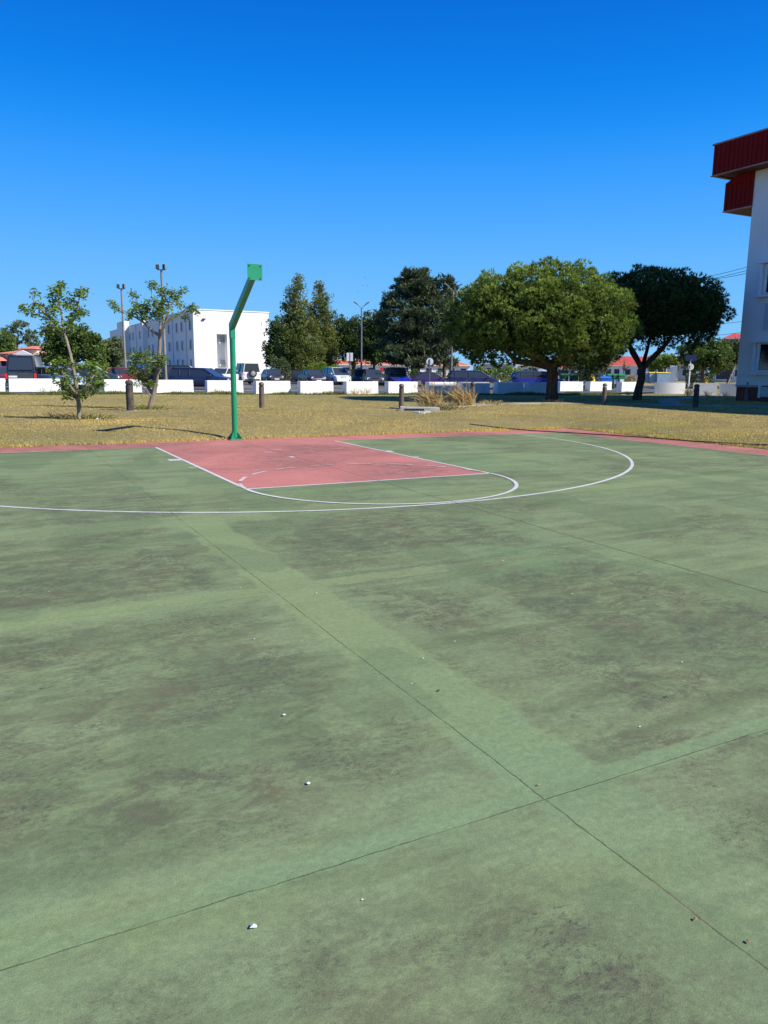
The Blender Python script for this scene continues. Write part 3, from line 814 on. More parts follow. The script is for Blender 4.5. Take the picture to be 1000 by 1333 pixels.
generic_tree('background_tree', 'low domed pine far beyond the white skip hut', D(866, 165), FACE,
             [(0, 0, 3.8, 3.6, 3, 1.2), (-1.5, 0, 3.2, 2.6, 2, 1)], F_PINE, 46, trunk=(.25, 2.5), nl=80, lr=(.5, .8), per=30, leaf=(.35, .2))
generic_tree('bare_tree', 'leafless brown tree in front of the red-roofed white house', D(812, 120), FACE,
             [(0, 0, 3.2, .9, .8, .8), (.8, 0, 2.5, .6, .6, .6)], F_DRY, 47, trunk=(.10, 1.8), nl=14, lr=(.2, .3), per=8, leaf=(.12, .05), limbs=12, solid=0)

# ---- hedges and bushes
def hedge(label, u0, u1, dist, h, mat, seed, group=None, name='hedge', dep=.7):
    a = D(u0, dist); c = D(u1, dist); ln = (c-a).length; mid = (a+c)/2
    rg = np.random.default_rng(seed)
    t = thing(name, label, 'hedge' if name == 'hedge' else 'bush', mid, math.atan2((c-a).y, (c-a).x), group)
    n = int(ln*h*420)
    P = np.stack([rg.uniform(-ln/2, ln/2, n), rg.uniform(-dep, dep, n), rg.random(n)**.7*h], 1)
    P[:, 2] *= 1+.10*np.sin(P[:, 0]*2.1+seed)+.08*np.sin(P[:, 0]*5.3)
    sd = rg.random(n) < .5; P[sd, 1] = -dep+rg.random(sd.sum())*.15
    ax = unit(rg.normal(size=(n, 3))+np.array([0, -.5, .7]))
    mesh_np('foliage', leaves(P, ax, .17, .10, rg), 4, mat, t, np.clip(rg.normal(.45, .22, n), 0, 1))
    k_ = max(2, int(ln/1.6))
    for i in range(k_):
        x = -ln/2+ln*(i+.5)/k_; b = MB(); b.tube([(x, 0, -.08), (x+.05, 0, h*.7)], [.04, .02], 6); b.build('stem', B_BROWN, t, recalc=False)
    return t
hedge('clipped bright green hedge behind the royal blue hatchback', 617, 694, 74, 1.75, F_HEDGE, 51)
hedge('yellow-green shrubs under the conifer pair behind the dark sedans', 394, 440, 84, 2.0, F_HEDGE, 52, name='bush')
hedge('dull green shrubs at the foot of the white building corner', 354, 378, 88, 2.6, F_GREY, 53, name='bush')
hedge('small green bushes round the cypress trunk behind the purple coupe', 531, 575, 72, 1.35, F_BROAD, 54, name='bush')
hedge('yellowish bush left of the dark red saloon', 128, 142, 80, 1.9, F_HEDGE, 55, name='bush')
hedge('dry scrub beside the green wheelie bins', 808, 828, 78, 1.1, F_DRY, 56, name='bush')
hedge('brown and green scrub under the leafy tree by the solar sign', 893, 930, 88, 1.5, F_GREY, 57, name='bush')

# ---- young sparse trees (limbs traced in local right/up metres, given real depth)
def young_tree(loc, label, limbs, tufts, seed, trad, leafn=26):
    rg = np.random.default_rng(seed)
    t = thing('young_tree', label, 'tree', loc, FACE, 'young trees on the lawn')
    ch = []
    for pts, r0, r1 in limbs:
        n = len(pts); ch.append(([Vector(p) for p in pts], list(np.linspace(r0, r1, n))))
    for (x, y, z, s) in tufts:
        # small twig to each tuft from nearest limb joint
        best = min((Vector(p) for pts, _, _ in limbs for p in pts[1:]), key=lambda p: (p-Vector((x, y, z))).length)
        ch.append((bend(best, (x, y, z), 3, rg, .03), [.016, .013, .010, .006]))
    tubes_obj('trunk', ch, B_GREY, t, 8)
    Vv = []; Tn = []
    for (x, y, z, s) in tufts:
        k = int(4.6*s/.2)
        for j in range(k):
            c = np.array([x, y, z])+rg.normal(size=3)*s*np.array([.62, .62, .34])
            n = leafn; d = unit(rg.normal(size=(n, 3))*np.array([1, 1, .45])+np.array([0, 0, -.25]))
            P = np.repeat(c[None], n, 0)+d*.02+rg.normal(size=(n, 3))*.045
            Vv.append(leaves(P, d, rg.uniform(.06, .13, n), .042, rg)); Tn.append(np.clip(rg.normal(.35+.3*rg.random(), .2, n), 0, 1))
    mesh_np('crown', np.concatenate(Vv), 4, F_YOUNG, t, np.concatenate(Tn))
    return t
def lp(u0, v0, k, pts):   # (u, v, depth) rows to local (right, depth, up)
    return [((u-u0)*k, dp, (v0-v)*k) for u, v, dp in pts]
k1 = (V(103.5, 545, LZ)-Vector((CX, CY, LZ))).length*.97/FPX
YB1 = VL(103.5, 546)
T = lambda u, v, d=0.: TR(YB1, u, min(v, 548), d)
tl = [([T(103.5, 549), T(103, 530), T(101, 510), T(97, 488), T(92, 462), T(86, 440), T(82, 425)], .062, .026),
      ([T(82, 425), T(78, 408, .1), T(72, 392, .2), T(71, 375, .2)], .032, .01),
      ([T(84, 432), T(74, 420, -.2), T(62, 405, -.3), T(52, 395, -.3)], .03, .01),
      ([T(84, 432), T(92, 415, .2), T(98, 395, .2), T(100, 378, .2)], .03, .01),
      ([T(82, 440), T(70, 434, .3), T(60, 425, .2)], .025, .01),
      ([T(101, 515), T(94, 500, -.2), T(88, 485, -.3)], .035, .012),
      ([T(102, 520), T(108, 505, .1), T(118, 492, .1), T(124, 480, .2)], .035, .012),
      ([T(102, 520), T(112, 512, -.2), T(124, 502, -.3)], .03, .01),
      ([T(101, 522), T(92, 515, .2), T(82, 508, .2)], .03, .01),
      ([T(96, 487), T(86, 478, 0), T(72, 474, 0)], .025, .01)]
tf = [(T(u, v, d)+(s,)) for u, v, d, s in [(70, 370, .2, .20), (78, 378, 0, .16), (62, 383, .1, .16), (48, 386, -.2, .13), (46, 400, -.3, .18), (58, 398, 0, .2), (72, 395, .3, .2), (86, 392, .2, .2), (97, 380, .1, .18), (103, 376, .2, .12), (99, 400, 0, .16), (88, 408, .2, .18), (62, 412, .1, .18), (45, 410, -.2, .12), (92, 420, 0, .15), (55, 425, .2, .16), (62, 430, .2, .14), (50, 432, .1, .10), (78, 418, -.2, .18), (100, 412, .1, .10), (72, 405, -.2, .18),
    (70, 470, 0, .2), (80, 480, .1, .22), (90, 474, -.1, .18), (66, 482, .1, .14), (88, 492, -.2, .2), (76, 496, 0, .14), (108, 478, .2, .18), (118, 474, .1, .16), (124, 484, .2, .2), (110, 492, .1, .2), (128, 498, -.2, .2), (118, 504, -.1, .18), (134, 500, -.2, .10), (84, 506, .2, .16), (90, 514, .1, .14), (106, 506, 0, .16), (112, 515, -.1, .10), (97, 498, .1, .14)]]
young_tree(VL(103.5, 546), 'spindly young tree leaning left with bushy suckers around its lower trunk', tl, tf, 61, .09)
k2 = (V(194, 532, LZ)-Vector((CX, CY, LZ))).length*.97/FPX
YB2 = VL(194, 533)
T = lambda u, v, d=0.: TR(YB2, u, min(v, 535), d)
tl = [([T(194, 536), T(198, 520), T(203, 500), T(206, 475), T(208, 450), T(208, 437)], .085, .045),
      ([T(208, 437), T(196, 430, .1), T(184, 418, .1), T(170, 410, .1), T(158, 402, .0)], .05, .012),
      ([T(208, 437), T(206, 420, .2), T(203, 405, .2), T(200, 392, .2)], .04, .012),
      ([T(208, 437), T(216, 422, -.1), T(228, 412, -.1), T(240, 405, -.1), T(246, 400, -.1)], .05, .012),
      ([T(216, 422, -.1), T(222, 400, -.1), T(232, 385, 0), T(236, 377, 0)], .03, .01),
      ([T(184, 418, .1), T(180, 400, .1), T(175, 388, .2)], .025, .01),
      ([T(203, 405, .2), T(212, 392, .1), T(218, 380, .1)], .025, .01),
      ([T(200, 400, .2), T(194, 385, .3), T(193, 368, .3)], .022, .008),
      ([T(200, 515), T(190, 502, .1), T(182, 490, .1), T(176, 478, .1)], .05, .015),
      ([T(202, 505), T(206, 490, -.1), T(212, 478, -.1)], .04, .015),
      ([T(199, 518), T(192, 508, -.2), T(186, 498, -.2)], .03, .012)]
tf = [(T(u, v, d)+(s,)) for u, v, d, s in [(149, 397, 0, .20), (153, 402, .1, .12), (172, 404, .1, .24), (180, 398, .2, .24), (166, 410, 0, .20), (190, 404, .2, .26), (186, 412, .1, .24), (196, 396, .1, .24), (206, 390, .2, .24), (204, 402, .1, .26), (212, 398, 0, .24), (220, 380, .1, .20), (226, 388, .1, .2), (236, 378, 0, .18), (218, 408, -.1, .2), (212, 380, .1, .16), (194, 366, .3, .14), (192, 371, .3, .10), (176, 385, .2, .12), (170, 382, .2, .08), (246, 400, -.1, .24), (252, 408, -.1, .18), (242, 411, -.1, .16), (198, 410, .1, .24), (232, 396, 0, .16),
    (172, 470, .1, .24), (182, 465, .1, .24), (192, 462, 0, .26), (200, 470, -.1, .22), (210, 468, -.1, .24), (216, 473, -.1, .16), (176, 480, .1, .22), (188, 476, .1, .24), (170, 490, .1, .18), (182, 492, .1, .2), (190, 488, 0, .2), (196, 498, -.1, .16), (176, 498, .1, .12), (204, 484, 0, .16)]]
young_tree(VL(194, 533), 'flat-topped young tree with a curved grey trunk beside the weathered bollard', tl, tf, 62, .12)

# ------------------------------------------------------------------ lawn blades (real blades, only where the lens can resolve them)
def lawn_blades():
    rg = np.random.default_rng(2)
    out = []; tn = []
    N_ = 460000
    # sample by image row so the near lawn is denser
    u = rg.uniform(-30, 1030, N_); dist = 15+rg.random(N_)**1.7*36
    th = np.arctan((u-500)/FPX)+HEAD
    x = CX+np.sin(th)*dist; y = CY+np.cos(th)*dist
    ok = ((y > RB+.03) | (x > RSX+.05)) & (y < 27)
    # off the paths
    x, y, dist = x[ok], y[ok], dist[ok]
    P = np.stack([x, y, TZ(x, y)-.012], 1)
    pn = np.sin(x*.9+np.sin(y*.7)*1.3)*np.cos(y*.8+x*.3)
    yl = np.sin(x*.35+1.2)*np.sin(y*.55+.4)
    h = (.018+.03*rg.random(len(x)))*(1+.25*pn)
    dr = unit(rg.normal(size=(len(x), 3))*.55+np.array([.1, 0, .8]))
    vt = leaves(P, dr, h, .007+dist*.00045, rg, tri=True)
    t_ = np.clip(.46+.10*pn+.10*yl+.1*np.sin(x*2.3+y)*np.sin(y*2.9)+rg.normal(size=len(x))*.34, 0, 1)
    o = mesh_np('lawn_grass', vt, 3, F_BLADE, None, t_)
    tag(o, 'short dry golden grass covering the lawn beyond the court', 'grass', kind='stuff')
    # fringe creeping over the court edge
    n = 9000
    xs = rg.uniform(-9, RSX, n); P = np.stack([xs, RB+rg.normal(size=n)*.055+.04+.05*np.sin(xs*1.7)*np.sin(xs*3.1), np.full(n, -.02)], 1)
    ys = rg.uniform(-9, RB, n); Q = np.stack([RSX+rg.normal(size=n)*.05+.16+.04*np.sin(ys*3.7), ys, np.full(n, -.02)], 1)
    P = np.concatenate([P, Q]); dr = unit(rg.normal(size=(len(P), 3))*.7+np.array([0, 0, .7]))
    o = mesh_np('edge_grass', leaves(P, dr, rg.uniform(.05, .12, len(P)), .016, rg, tri=True), 3, F_BLADE, None, rg.random(len(P)))
    tag(o, 'dry grass fringe along the edge of the court slab', 'grass', kind='stuff')
    # greener rough grass in the shade and along the barriers
    n = 26000
    xs = rg.uniform(-6, 34, n); line = np.interp(xs, [-6, 5, 12, 20, 25, 29, 34], [25.6, 25.1, 24.4, 22.3, 20.4, 24.0, 25.5])
    ys = line-rg.random(n)**2*1.2+.25; P = np.stack([xs, ys, TZ(xs, ys)-.01], 1)
    dr = unit(rg.normal(size=(n, 3))*.5+np.array([0, 0, 1.]))
    hh = rg.uniform(.08, .2, n)*(1+.6*np.sin(xs*1.7)*np.sin(xs*.61))
    o = mesh_np('verge_grass', leaves(P, dr, hh, .045, rg, tri=True), 3, F_SHADEG, None, rg.random(n))
    tag(o, 'rough green grass growing along the foot of the white blocks', 'grass', kind='stuff')
lawn_blades()

# ------------------------------------------------------------------ basketball post
bp = thing('basketball_post', 'bright green steel basketball post with cranked arm and no backboard', 'basketball post', (-.0, 1.03, 0), 0)
b = MB(); b.tube([(0, 0, .02), (0, 0, 2.34)], .057, 24); b.build('pole', M_GREEN, bp, smooth=True)
b = MB()
b.box((0, 0, .012), (.28, .28, .024))
b.build('base_plate', M_GREEN, bp, bevel=.004)
for i in range(4):
    a = PI/4+i*PI/2; b = MB(); cs, sn = math.cos(a), math.sin(a)
    b.prism([(cs*.054-sn*.006, sn*.054+cs*.006, .024), (cs*.155-sn*.006, sn*.155+cs*.006, .024), (cs*.155-sn*.006, sn*.155+cs*.006, .05), (cs*.054-sn*.006, sn*.054+cs*.006, .17)], (sn*.012, -cs*.012, 0))
    b.build('gusset', M_GREEN, bp)
    b = MB(); b.lathe([(.016, .024), (.016, .045), (.010, .055)], (math.cos(a+PI/4)*.12, math.sin(a+PI/4)*.12, 0), 6); b.build('anchor_bolt', M_BOLT, bp)
# cranked arm: square section running up and over the court
b = MB(); hw = .050
def sect(y, zz, t): return [(-hw, y, zz), (hw, y, zz), (hw, y+t[0], zz+t[1]), (-hw, y+t[0], zz+t[1])]
ar = [(.060, 2.05), (.060, 2.34), (-1.52, 3.26), (-1.52, 3.12), (-.060, 2.24), (-.060, 2.05)]
b.prism([(-hw, y, zz) for y, zz in ar], (hw*2, 0, 0)); b.build('arm', M_GREEN, bp, bevel=.006)
b = MB(); b.box((0, -1.535, 3.18), (.275, .014, .285)); pt = b.build('mounting_plate', M_GREEN, bp, bevel=.003)
b = MB(); b.box((0, -1.46, 3.20), (.02, .12, .20)); b.build('stiffener', M_GREEN, bp)
for sx in (-1, 1):
    for sz in (-1, 1):
        b = MB(); b.lathe([(.013, 0), (.013, .01), (.006, .014)], (sx*.105, -1.556, 3.18+sz*.11), 8, axis='y'); b.build('bolt', M_BOLT, pt)

# ------------------------------------------------------------------ bollard lights
def bollard(u, v, label, body, lens=False, h=.86, r_=.086):
    t = thing('bollard', label, 'bollard', VL(u, v), 0, 'bollard lights along the path')
    b = MB(); b.lathe([(r_*1.02, .02), (r_*1.02, .06), (r_, .07), (r_, h*.83)], seg=20); b.build('post', body, t, smooth=True)
    b = MB(); b.lathe([(r_*.86, h*.83), (r_*.86, h*.885)], seg=20); b.build('lens', M_LENS if lens else M_DARK, t, smooth=True)
    b = MB(); b.lathe([(r_*1.06, h*.885), (r_*1.06, h*.91), (r_*.98, h*.95), (r_*.74, h*.985), (r_*.36, h), (.004, h*1.003)], seg=20); b.build('cap', body, t, smooth=True)
    b = MB(); b.lathe([(r_*1.9, -.04), (r_*1.9, .02), (r_*.5, .024)], seg=16); b.build('footing', M_CONC, t)
    return t
bollard(170, 535, 'black weathered mossy bollard beside the curved young tree', M_BOLLW, h=.92, r_=.11)
bollard(341, 531.5, 'brown bollard alone on the sunny lawn right of the green post', M_BOLL)
bollard(522.5, 532, 'brown bollard at the broken end of the concrete path', M_BOLL)
bollard(615, 527.5, 'brown bollard right behind the dry ornamental grass', M_BOLL, h=.88)
bollard(786, 527.5, 'shaded bollard with a pale lens band between the two umbrella pines', M_BOLL, True)
bollard(905, 531, 'dark bollard in deep shade nearest the white block of flats', M_BOLLW, h=.88, r_=.098)

# ------------------------------------------------------------------ white concrete blocks
def block(u, v, ln, label, h=.70, wd=.50, rz=0, mat=W_BLOCK, top=.985, dz=0, shift=0):
    far_ = u > 720                      # the right-hand blocks stand lower and farther back
    p = V(u, v, -.02) if far_ else V(u, v+2.3+(.9 if 550 < u < 710 else 0), .15)
    if far_: h = .80; wd = .58
    else: ln *= .868*(.97 if 550 < u < 710 else 1)
    t = thing('barrier_block', label, 'concrete block', (p.x, p.y, -.06 if far_ else .13), rz, 'white concrete blocks edging the car park')
    b = MB(); b.box((ln/2, wd/2, h/2), (ln, wd, h), 0, 0, top, .93)
    o = b.build('block', mat, t, bevel=.02)
    b = MB(); b.box((ln/2, wd/2, .012), (ln+.06, wd+.06, .024)); b.build('footing', M_CONC, t)
    return t
blocks = [(-30, 507.5, 1.6, 'whitewashed block end at the far left edge of the picture'),
    (12, 507.5, 2.95, 'long white block in front of the black high-roofed pickup at the left'),
    (136, 508.5, 2.25, 'white block behind the weathered black bollard'),
    (204, 509, 2.3, 'white block behind the curved young tree in front of the navy estate car'),
    (270, 509.8, 2.3, 'white block directly behind the green basketball post'),
    (333.5, 510.6, 2.25, 'white block behind the lone brown bollard'),
    (391, 510.8, 2.25, 'white block in front of the dark sedans below the conifer pair'),
    (451, 511, 2.25, 'white block below the small two-panel sign with weeds on its face'),
    (505.5, 510.6, 2.2, 'white block behind the bollard at the broken path end'),
    (558.5, 510.4, 2.15, 'half-shaded white block behind the dry ornamental grass'),
    (602, 510.2, 2.25, 'shaded white block in front of the navy hatchback'),
    (648, 510.2, 2.2, 'shaded white block in front of the green hedge'),
    (688.5, 510.2, 2.2, 'white block touching the left of the big pine trunk'),
    (729, 510.2, 2.25, 'sunlit white block just right of the big pine trunk'),
    (768, 510.2, 2.2, 'white block in front of the blue bin'),
    (809, 510.6, 2.2, 'white block behind the forked trunk of the shaded pine')]
for u, v, ln, lb in blocks:
    block(u, v, ln, lb)
def low_wall(u0, u1, v, label, h=.82, curved=0):
    a = V(u0, v, -.04); c = V(u1, v+.5, -.04); ln = (c-a).length
    t = thing('low_wall', label, 'wall', a, math.atan2((c-a).y, (c-a).x), 'weathered low walls by the side road')
    b = MB(); n = 12; w_ = .28
    top = []; 
    for i in range(n+1):
        s_ = i/n; y = -curved*math.sin(PI*s_); x = ln*s_
        top.append((x, y))
    for i in range(n):
        (x0, y0), (x1, y1) = top[i], top[i+1]
        b.add([(x0, y0, 0), (x1, y1, 0), (x1, y1+w_, 0), (x0, y0+w_, 0), (x0, y0+.02, h), (x1, y1+.02, h), (x1, y1+w_-.02, h), (x0, y0+w_-.02, h)],
              [(4, 5, 6, 7), (0, 1, 5, 4), (2, 3, 7, 6)]+([(3, 0, 4, 7)] if i == 0 else [])+([(1, 2, 6, 5)] if i == n-1 else []))
    b.build('wall', W_BLOCK, t)
    b = MB(); b.box((ln/2, w_/2, .010), (ln*.96, .5, .02)); b.build('footing', M_CONC, t)
low_wall(852, 891.5, 512.5, 'rounded weathered white wall section left of the solar-panel sign', .80, .15)
low_wall(902, 933, 514, 'white wall section behind the dark shaded bollard', .82)
low_wall(935.5, 961, 514.5, 'white wall section meeting the brick base of the flats', .82)
# dry weeds against some blocks
def weeds(u, v, label, n=70, h=.45, mat=F_DRY, spread=.35, name='weed', cat='weed', group='dry weeds on the lawn', z=-.06, lean=(0, 0)):
    rg = np.random.default_rng(int(u*7+v))
    t = thing(name, label, cat, V(u, v+2., .13) if v < 520 and u != 0 and z < 0 else VL(u, v), FACE, group)
    P = np.stack([rg.normal(size=n)*spread*.35, rg.normal(size=n)*spread*.3, np.zeros(n)], 1)
    fan = .28 if lean[0] else .45; d = unit(np.stack([rg.normal(size=n)*fan+lean[0], rg.normal(size=n)*fan*.9+lean[1], np.full(n, 1.)], 1)+P*(.8 if lean[0] else 1.4))
    ln = rg.uniform(.5, 1.1, n)*h
    # curved blade: two triangles-ish quads chain
    s = unit(np.cross(d, rg.normal(size=(n, 3))))*(.013 if lean[0] else .009)
    mid = P+d*ln[:, None]*.55; tip = P+d*ln[:, None]+np.stack([d[:, 0]*.25*ln, d[:, 1]*.25*ln, -.18*ln], 1)
    q1 = np.stack([P-s, P+s, mid+s*.8, mid-s*.8], 1); q2 = np.stack([mid-s*.8, mid+s*.8, tip+s*.2, tip-s*.2], 1)
    vt = np.concatenate([q1, q2], 0).reshape(-1, 3)
    tn = np.clip(rg.normal(.5, .25, n), 0, 1)
    mesh_np('blades', vt, 4, mat, t, np.concatenate([tn, tn]))
    return t, rg, P, d, ln
for u, v, lb, h in ((27, 508, 'thin dry weed against the long white block at the left', .6), (60, 508, 'thin dry weed near the right end of the long left block', .5), (283, 511, 'small green-brown weed under the block behind the green post', .4),
                    (462, 512, 'thin dry weed on the left of the block under the two-panel sign', .55), (476, 512, 'branching dry weed in the middle of the block under the two-panel sign', .6),
                    (818, 512, 'low dry weed at the block behind the forked pine', .35), (920, 515.5, 'dry weed in front of the wall left of the flats', .55), (946, 516, 'dry weed in front of the last wall section', .5), (896, 513, 'tall dry weeds at the foot of the solar sign', .6)):
    weeds(u, v, lb, 46, h)
for u, v, lb in ((190, 533, 'tuft of long grass around the curved young tree'), (116, 545, 'tuft of greenish grass by the leaning young tree'), (86, 543, 'dry tuft left of the leaning young tree'), (640, 527, 'thin dry stalks in the shade right of the brown bollard'), (722, 524, 'long grass around the foot of the big pine')):
    weeds(u, v, lb, 150, .26, F_SHADEG if u in (190, 116) else F_DRY, .9, 'grass_tuft', 'grass tuft', 'grass tufts on the lawn')
def orn(u, v, label, n, h, lean):
    lean = (-.45, 0)
    t, rg, P, d, ln = weeds(u, v, label, n, h, F_DRY, .42, 'ornamental_grass', 'grass', 'dry ornamental grass clumps', lean=lean)
    # feathery seed heads
    k = 46; i = rg.choice(n, k, replace=False)
    tip = P[i]+d[i]*ln[i][:, None]
    base = np.repeat(tip, 14, 0)+np.repeat(d[i], 14, 0)*rg.uniform(-.22, .05, (k*14, 1))
    ax = unit(np.repeat(d[i], 14, 0)+rg.normal(size=(k*14, 3))*.35)
    mesh_np('seed_heads', leaves(base, ax, .09, .014, rg), 4, F_DRY, t, rg.uniform(.2, .7, k*14))
orn(565, 530, 'fountain of dry ornamental grass left of its neighbour on the path edge', 230, .84, (-.35, 0))
orn(606, 528.5, 'dense golden ornamental grass leaning left against the brown bollard', 300, .86, (-.35, 0))
weeds(570, 533, 'low grey-green plant on the concrete path edge', 170, .35, F_GREY, .9, 'low_plant', 'plant', None)
weeds(584, 531, 'pale tuft between the two ornamental grasses', 160, .45, F_DRY, .9, 'low_plant', 'plant', None)
# broken concrete edge with drain gap
t = thing('path_edge_slab', 'broken pale concrete edge slab at the end of the path by the bollard', 'concrete slab', V(521, 535.5, LZ-.01), FACE-.02)
k3 = 29.3/FPX
b = MB(); b.prism([(0, 0, 0), (1.25, 0, 0), (1.25, 0, .12), (0, 0, .14)], (0, .5, 0)); b.build('slab', M_CONC, t, bevel=.01)
b = MB(); b.box((.45, -.006, .065), (.62, .01, .045)); b.build('drain_slot', M_DARK, t)
for i, (u, v) in enumerate(((543, 538.5), (550, 539), (556, 538))):
    p = VL(u, v); b = MB(); rr = random.Random(i); b.box((p.x, p.y, p.z+.04), (.16+rr.random()*.1, .14, .09), rr.random()*3, 0, .7)
    o = b.build('concrete_rubble', M_CONC, bevel=.02); tag(o, 'broken chunk of concrete in the grass before the path edge', 'rubble', 'concrete rubble at the path edge')

# ------------------------------------------------------------------ cars
def loft_car(label, u, dist, yaw, col, style='sedan', ln=4.4, wd=1.74, h=1.44, front=True, shade=None, rough=.3, zoff=.045, seen=True):
    t = thing('parked_car', label, 'car', D(u, dist, zoff), yaw, 'cars parked behind the white blocks')
    pm = paint('car_paint', tuple(min(.8, c_*1.35+.004) for c_ in col), rough)
    hl = ln/2; hw_ = wd/2
    sh = dict(sedan=(.30, .66, .93, [(-.36, 0), (-.19, 1), (.10, 1), (.29, 0)]),
              hatch=(.30, .66, .94, [(-.485, .02), (-.40, 1), (.12, 1), (.31, 0)]),
              wagon=(.30, .66, .93, [(-.49, .02), (-.43, 1), (.08, 1), (.27, 0)]),
              coupe=(.28, .62, .88, [(-.42, 0), (-.20, 1), (.05, 1), (.26, 0)]),
              suv=(.36, .64, 1.06, [(-.49, .02), (-.45, 1), (.12, 1), (.26, 0)]),
              van=(.32, .60, 1.0, [(-.49, .02), (-.46, 1), (.14, 1), (.36, 0)]),
              jeep=(.40, .66, 1.06, [(-.46, .02), (-.45, 1), (.10, 1), (.17, 0)]))[style]
    zb, zm, belt, gh = sh
    belt = belt*(h/1.44) if style in ('sedan', 'hatch', 'wagon', 'coupe') else belt*(h/1.75) if style != 'van' else belt*(h/1.65)
    # lower body loft
    st = [(-.5, .80, .60), (-.485, .90, .88), (-.44, .97, 1.0), (-.36, 1.0, 1.0), (-.2, 1.0, 1.0), (0, 1.0, 1.0), (.2, 1.0, .99), (.30, .99, .96), (.38, .97, .90), (.45, .92, .83), (.485, .84, .74), (.5, .72, .58)]
    if style == 'sedan' or style == 'coupe': st = [(a, b_, c if a > -.4 else c*.97) for a, b_, c in st]
    if style in ('suv', 'jeep'): st = [(a, min(1, b_*1.05), c*(1.0 if a < .25 else 1.04)) for a, b_, c in st]
    b = MB(); ring = 12
    for (a, wf, zf) in st:
        x = a*ln; W = hw_*wf; zt = belt*zf; z0 = .22 if abs(a) < .47 else .32
        prof = [(W*.80, z0), (W*.97, z0+.06), (W, zb+.12), (W, zt*.78), (W*.965, zt*.97), (W*.86, zt)]
        for (y, zz) in prof: b.v.append((x, y, zz))
        for (y, zz) in reversed(prof): b.v.append((x, -y, zz))
    ns = len(st)
    for i in range(ns-1):
        for k in range(ring):
            k2_ = (k+1) % ring
            b.f.append((i*ring+k, (i+1)*ring+k, (i+1)*ring+k2_, i*ring+k2_)); b.m.append(1 if k in (0, 10) or k == 11 else 0)
    b.f.append(tuple(range(ring))); b.m.append(0); b.f.append(tuple((ns-1)*ring+k for k in range(ring))); b.m.append(0)
    # roof skin + pillars over the glass house
    (r0, _), (r1, _), (r2, _), (r3, _) = gh
    rt = h; wt = hw_*.74; wb = hw_*.90
    zg = belt*.985
    def P_(fx, z_, wy): return Vector((fx*ln, wy, z_))
    corners = {}
    for s_ in (-1, 1):
        corners[s_] = [P_(r0, zg, s_*wb), P_(r1, rt-.05, s_*wt), P_(r2, rt-.05, s_*wt), P_(r3, zg*.97, s_*wb*.96)]
    for s_ in (-1, 1):
        c = corners[s_]
        b.tube([c[0], c[1]], .035, 6); b.tube([c[1], c[2]], .035, 6); b.tube([c[2], c[3]], .032, 6)
        for fx in ((r1+r2)/2+.02,) + (() if style in ('coupe',) else ((r1*.78+r2*.22) if style in ('wagon', 'suv', 'van') else r1+.02,)):
            b.tube([P_(fx+.01, zg, s_*(wb+.006)), P_(fx, rt-.05, s_*(wt+.006))], .026, 6, 1)
    ro = []
    for fx, zz in ((r1-.006, rt-.055), (r1+.03, rt-.01), ((r1+r2)/2, rt+.01), (r2-.03, rt-.01), (r2+.006, rt-.055)):
        for wy in (-wt-.01, -wt*.8, 0, wt*.8, wt+.01):
            ro.append((fx*ln, wy, zz-(.035 if abs(wy) > wt else .005 if abs(wy) > .1 else 0)))
    fs = [(i*5+j, i*5+j+1, (i+1)*5+j+1, (i+1)*5+j) for i in range(4) for j in range(4)]
    b.add(ro, fs, 0)
    if style in ('suv',) and False: pass
    body = b.build('body', [pm, M_DARK], t, smooth=True)
    # glass house
    g = MB(); L_, R_ = corners[-1], corners[1]
    e = .02
    g.add([p for p in L_]+[p for p in R_], [(0, 1, 2, 3), (7, 6, 5, 4), (1, 5, 6, 2)])
    g.build('side_window', G_CAR, t, recalc=False)
    g = MB(); g.add([L_[2], L_[3], R_[3], R_[2]], [(0, 1, 2, 3)]); g.build('windscreen', G_CAR, t, recalc=False)
    g = MB(); g.add([L_[0], L_[1], R_[1], R_[0]], [(0, 1, 2, 3)]); g.build('rear_window', G_CAR, t, recalc=False)
    # wheels
    wr = .31 if style not in ('suv', 'jeep') else .36
    for fx in (-.31, .31):
        for s_ in (-1, 1):
            wl = MB(); y0 = s_*(hw_-.17); prof = [(wr*.55, 0), (wr*.96, .01), (wr, .05), (wr, .15), (wr*.94, .19), (wr*.66, .195)]
            prof = [(r_, z_ if s_ > 0 else -z_) for r_, z_ in prof]
            wl.lathe(prof, (fx*ln, y0, wr+.02), 20, axis='y'); wo = wl.build('wheel', M_TYRE, t, smooth=True)
            rm = MB(); rm.lathe([(wr*.64, 0), (wr*.60, .02*s_), (wr*.12, .012*s_)], (fx*ln, y0+s_*.196, wr+.02), 14, axis='y'); rm.build('rim', M_RIM, wo, smooth=True)
            ar_ = MB(); ar_.lathe([(wr*1.14, -.002*s_), (wr*1.14, .004*s_)], (fx*ln, s_*hw_*.995, wr+.03), 20, axis='y'); ar_.build('wheel_arch', M_DARK, t)
    # lamps, plates, bumpers
    for s_ in (-1, 1):
        m1 = MB(); m1.box((.468*ln, s_*hw_*.66, belt*.70), (.14, .36, .15), -s_*.28, 0, .8); m1.build('headlight', M_LAMP, t, bevel=.02)
        m2 = MB(); m2.box((-.474*ln, s_*hw_*.74, belt*.76), (.12, .26, .19), s_*.2, 0, .9); m2.build('tail_light', M_REDP, t, bevel=.02)
        m3 = MB(); m3.box(((r3-.055)*ln, s_*(hw_+.07), belt+.04), (.10, .16, .12), 0, 0, .8); m3.build('mirror', pm, t, bevel=.02)
    m4 = MB(); m4.box((.492*ln, 0, .40), (.10, wd*.80, .20)); m4.build('front_bumper', pm if style != 'jeep' else M_DARK, t, bevel=.04)
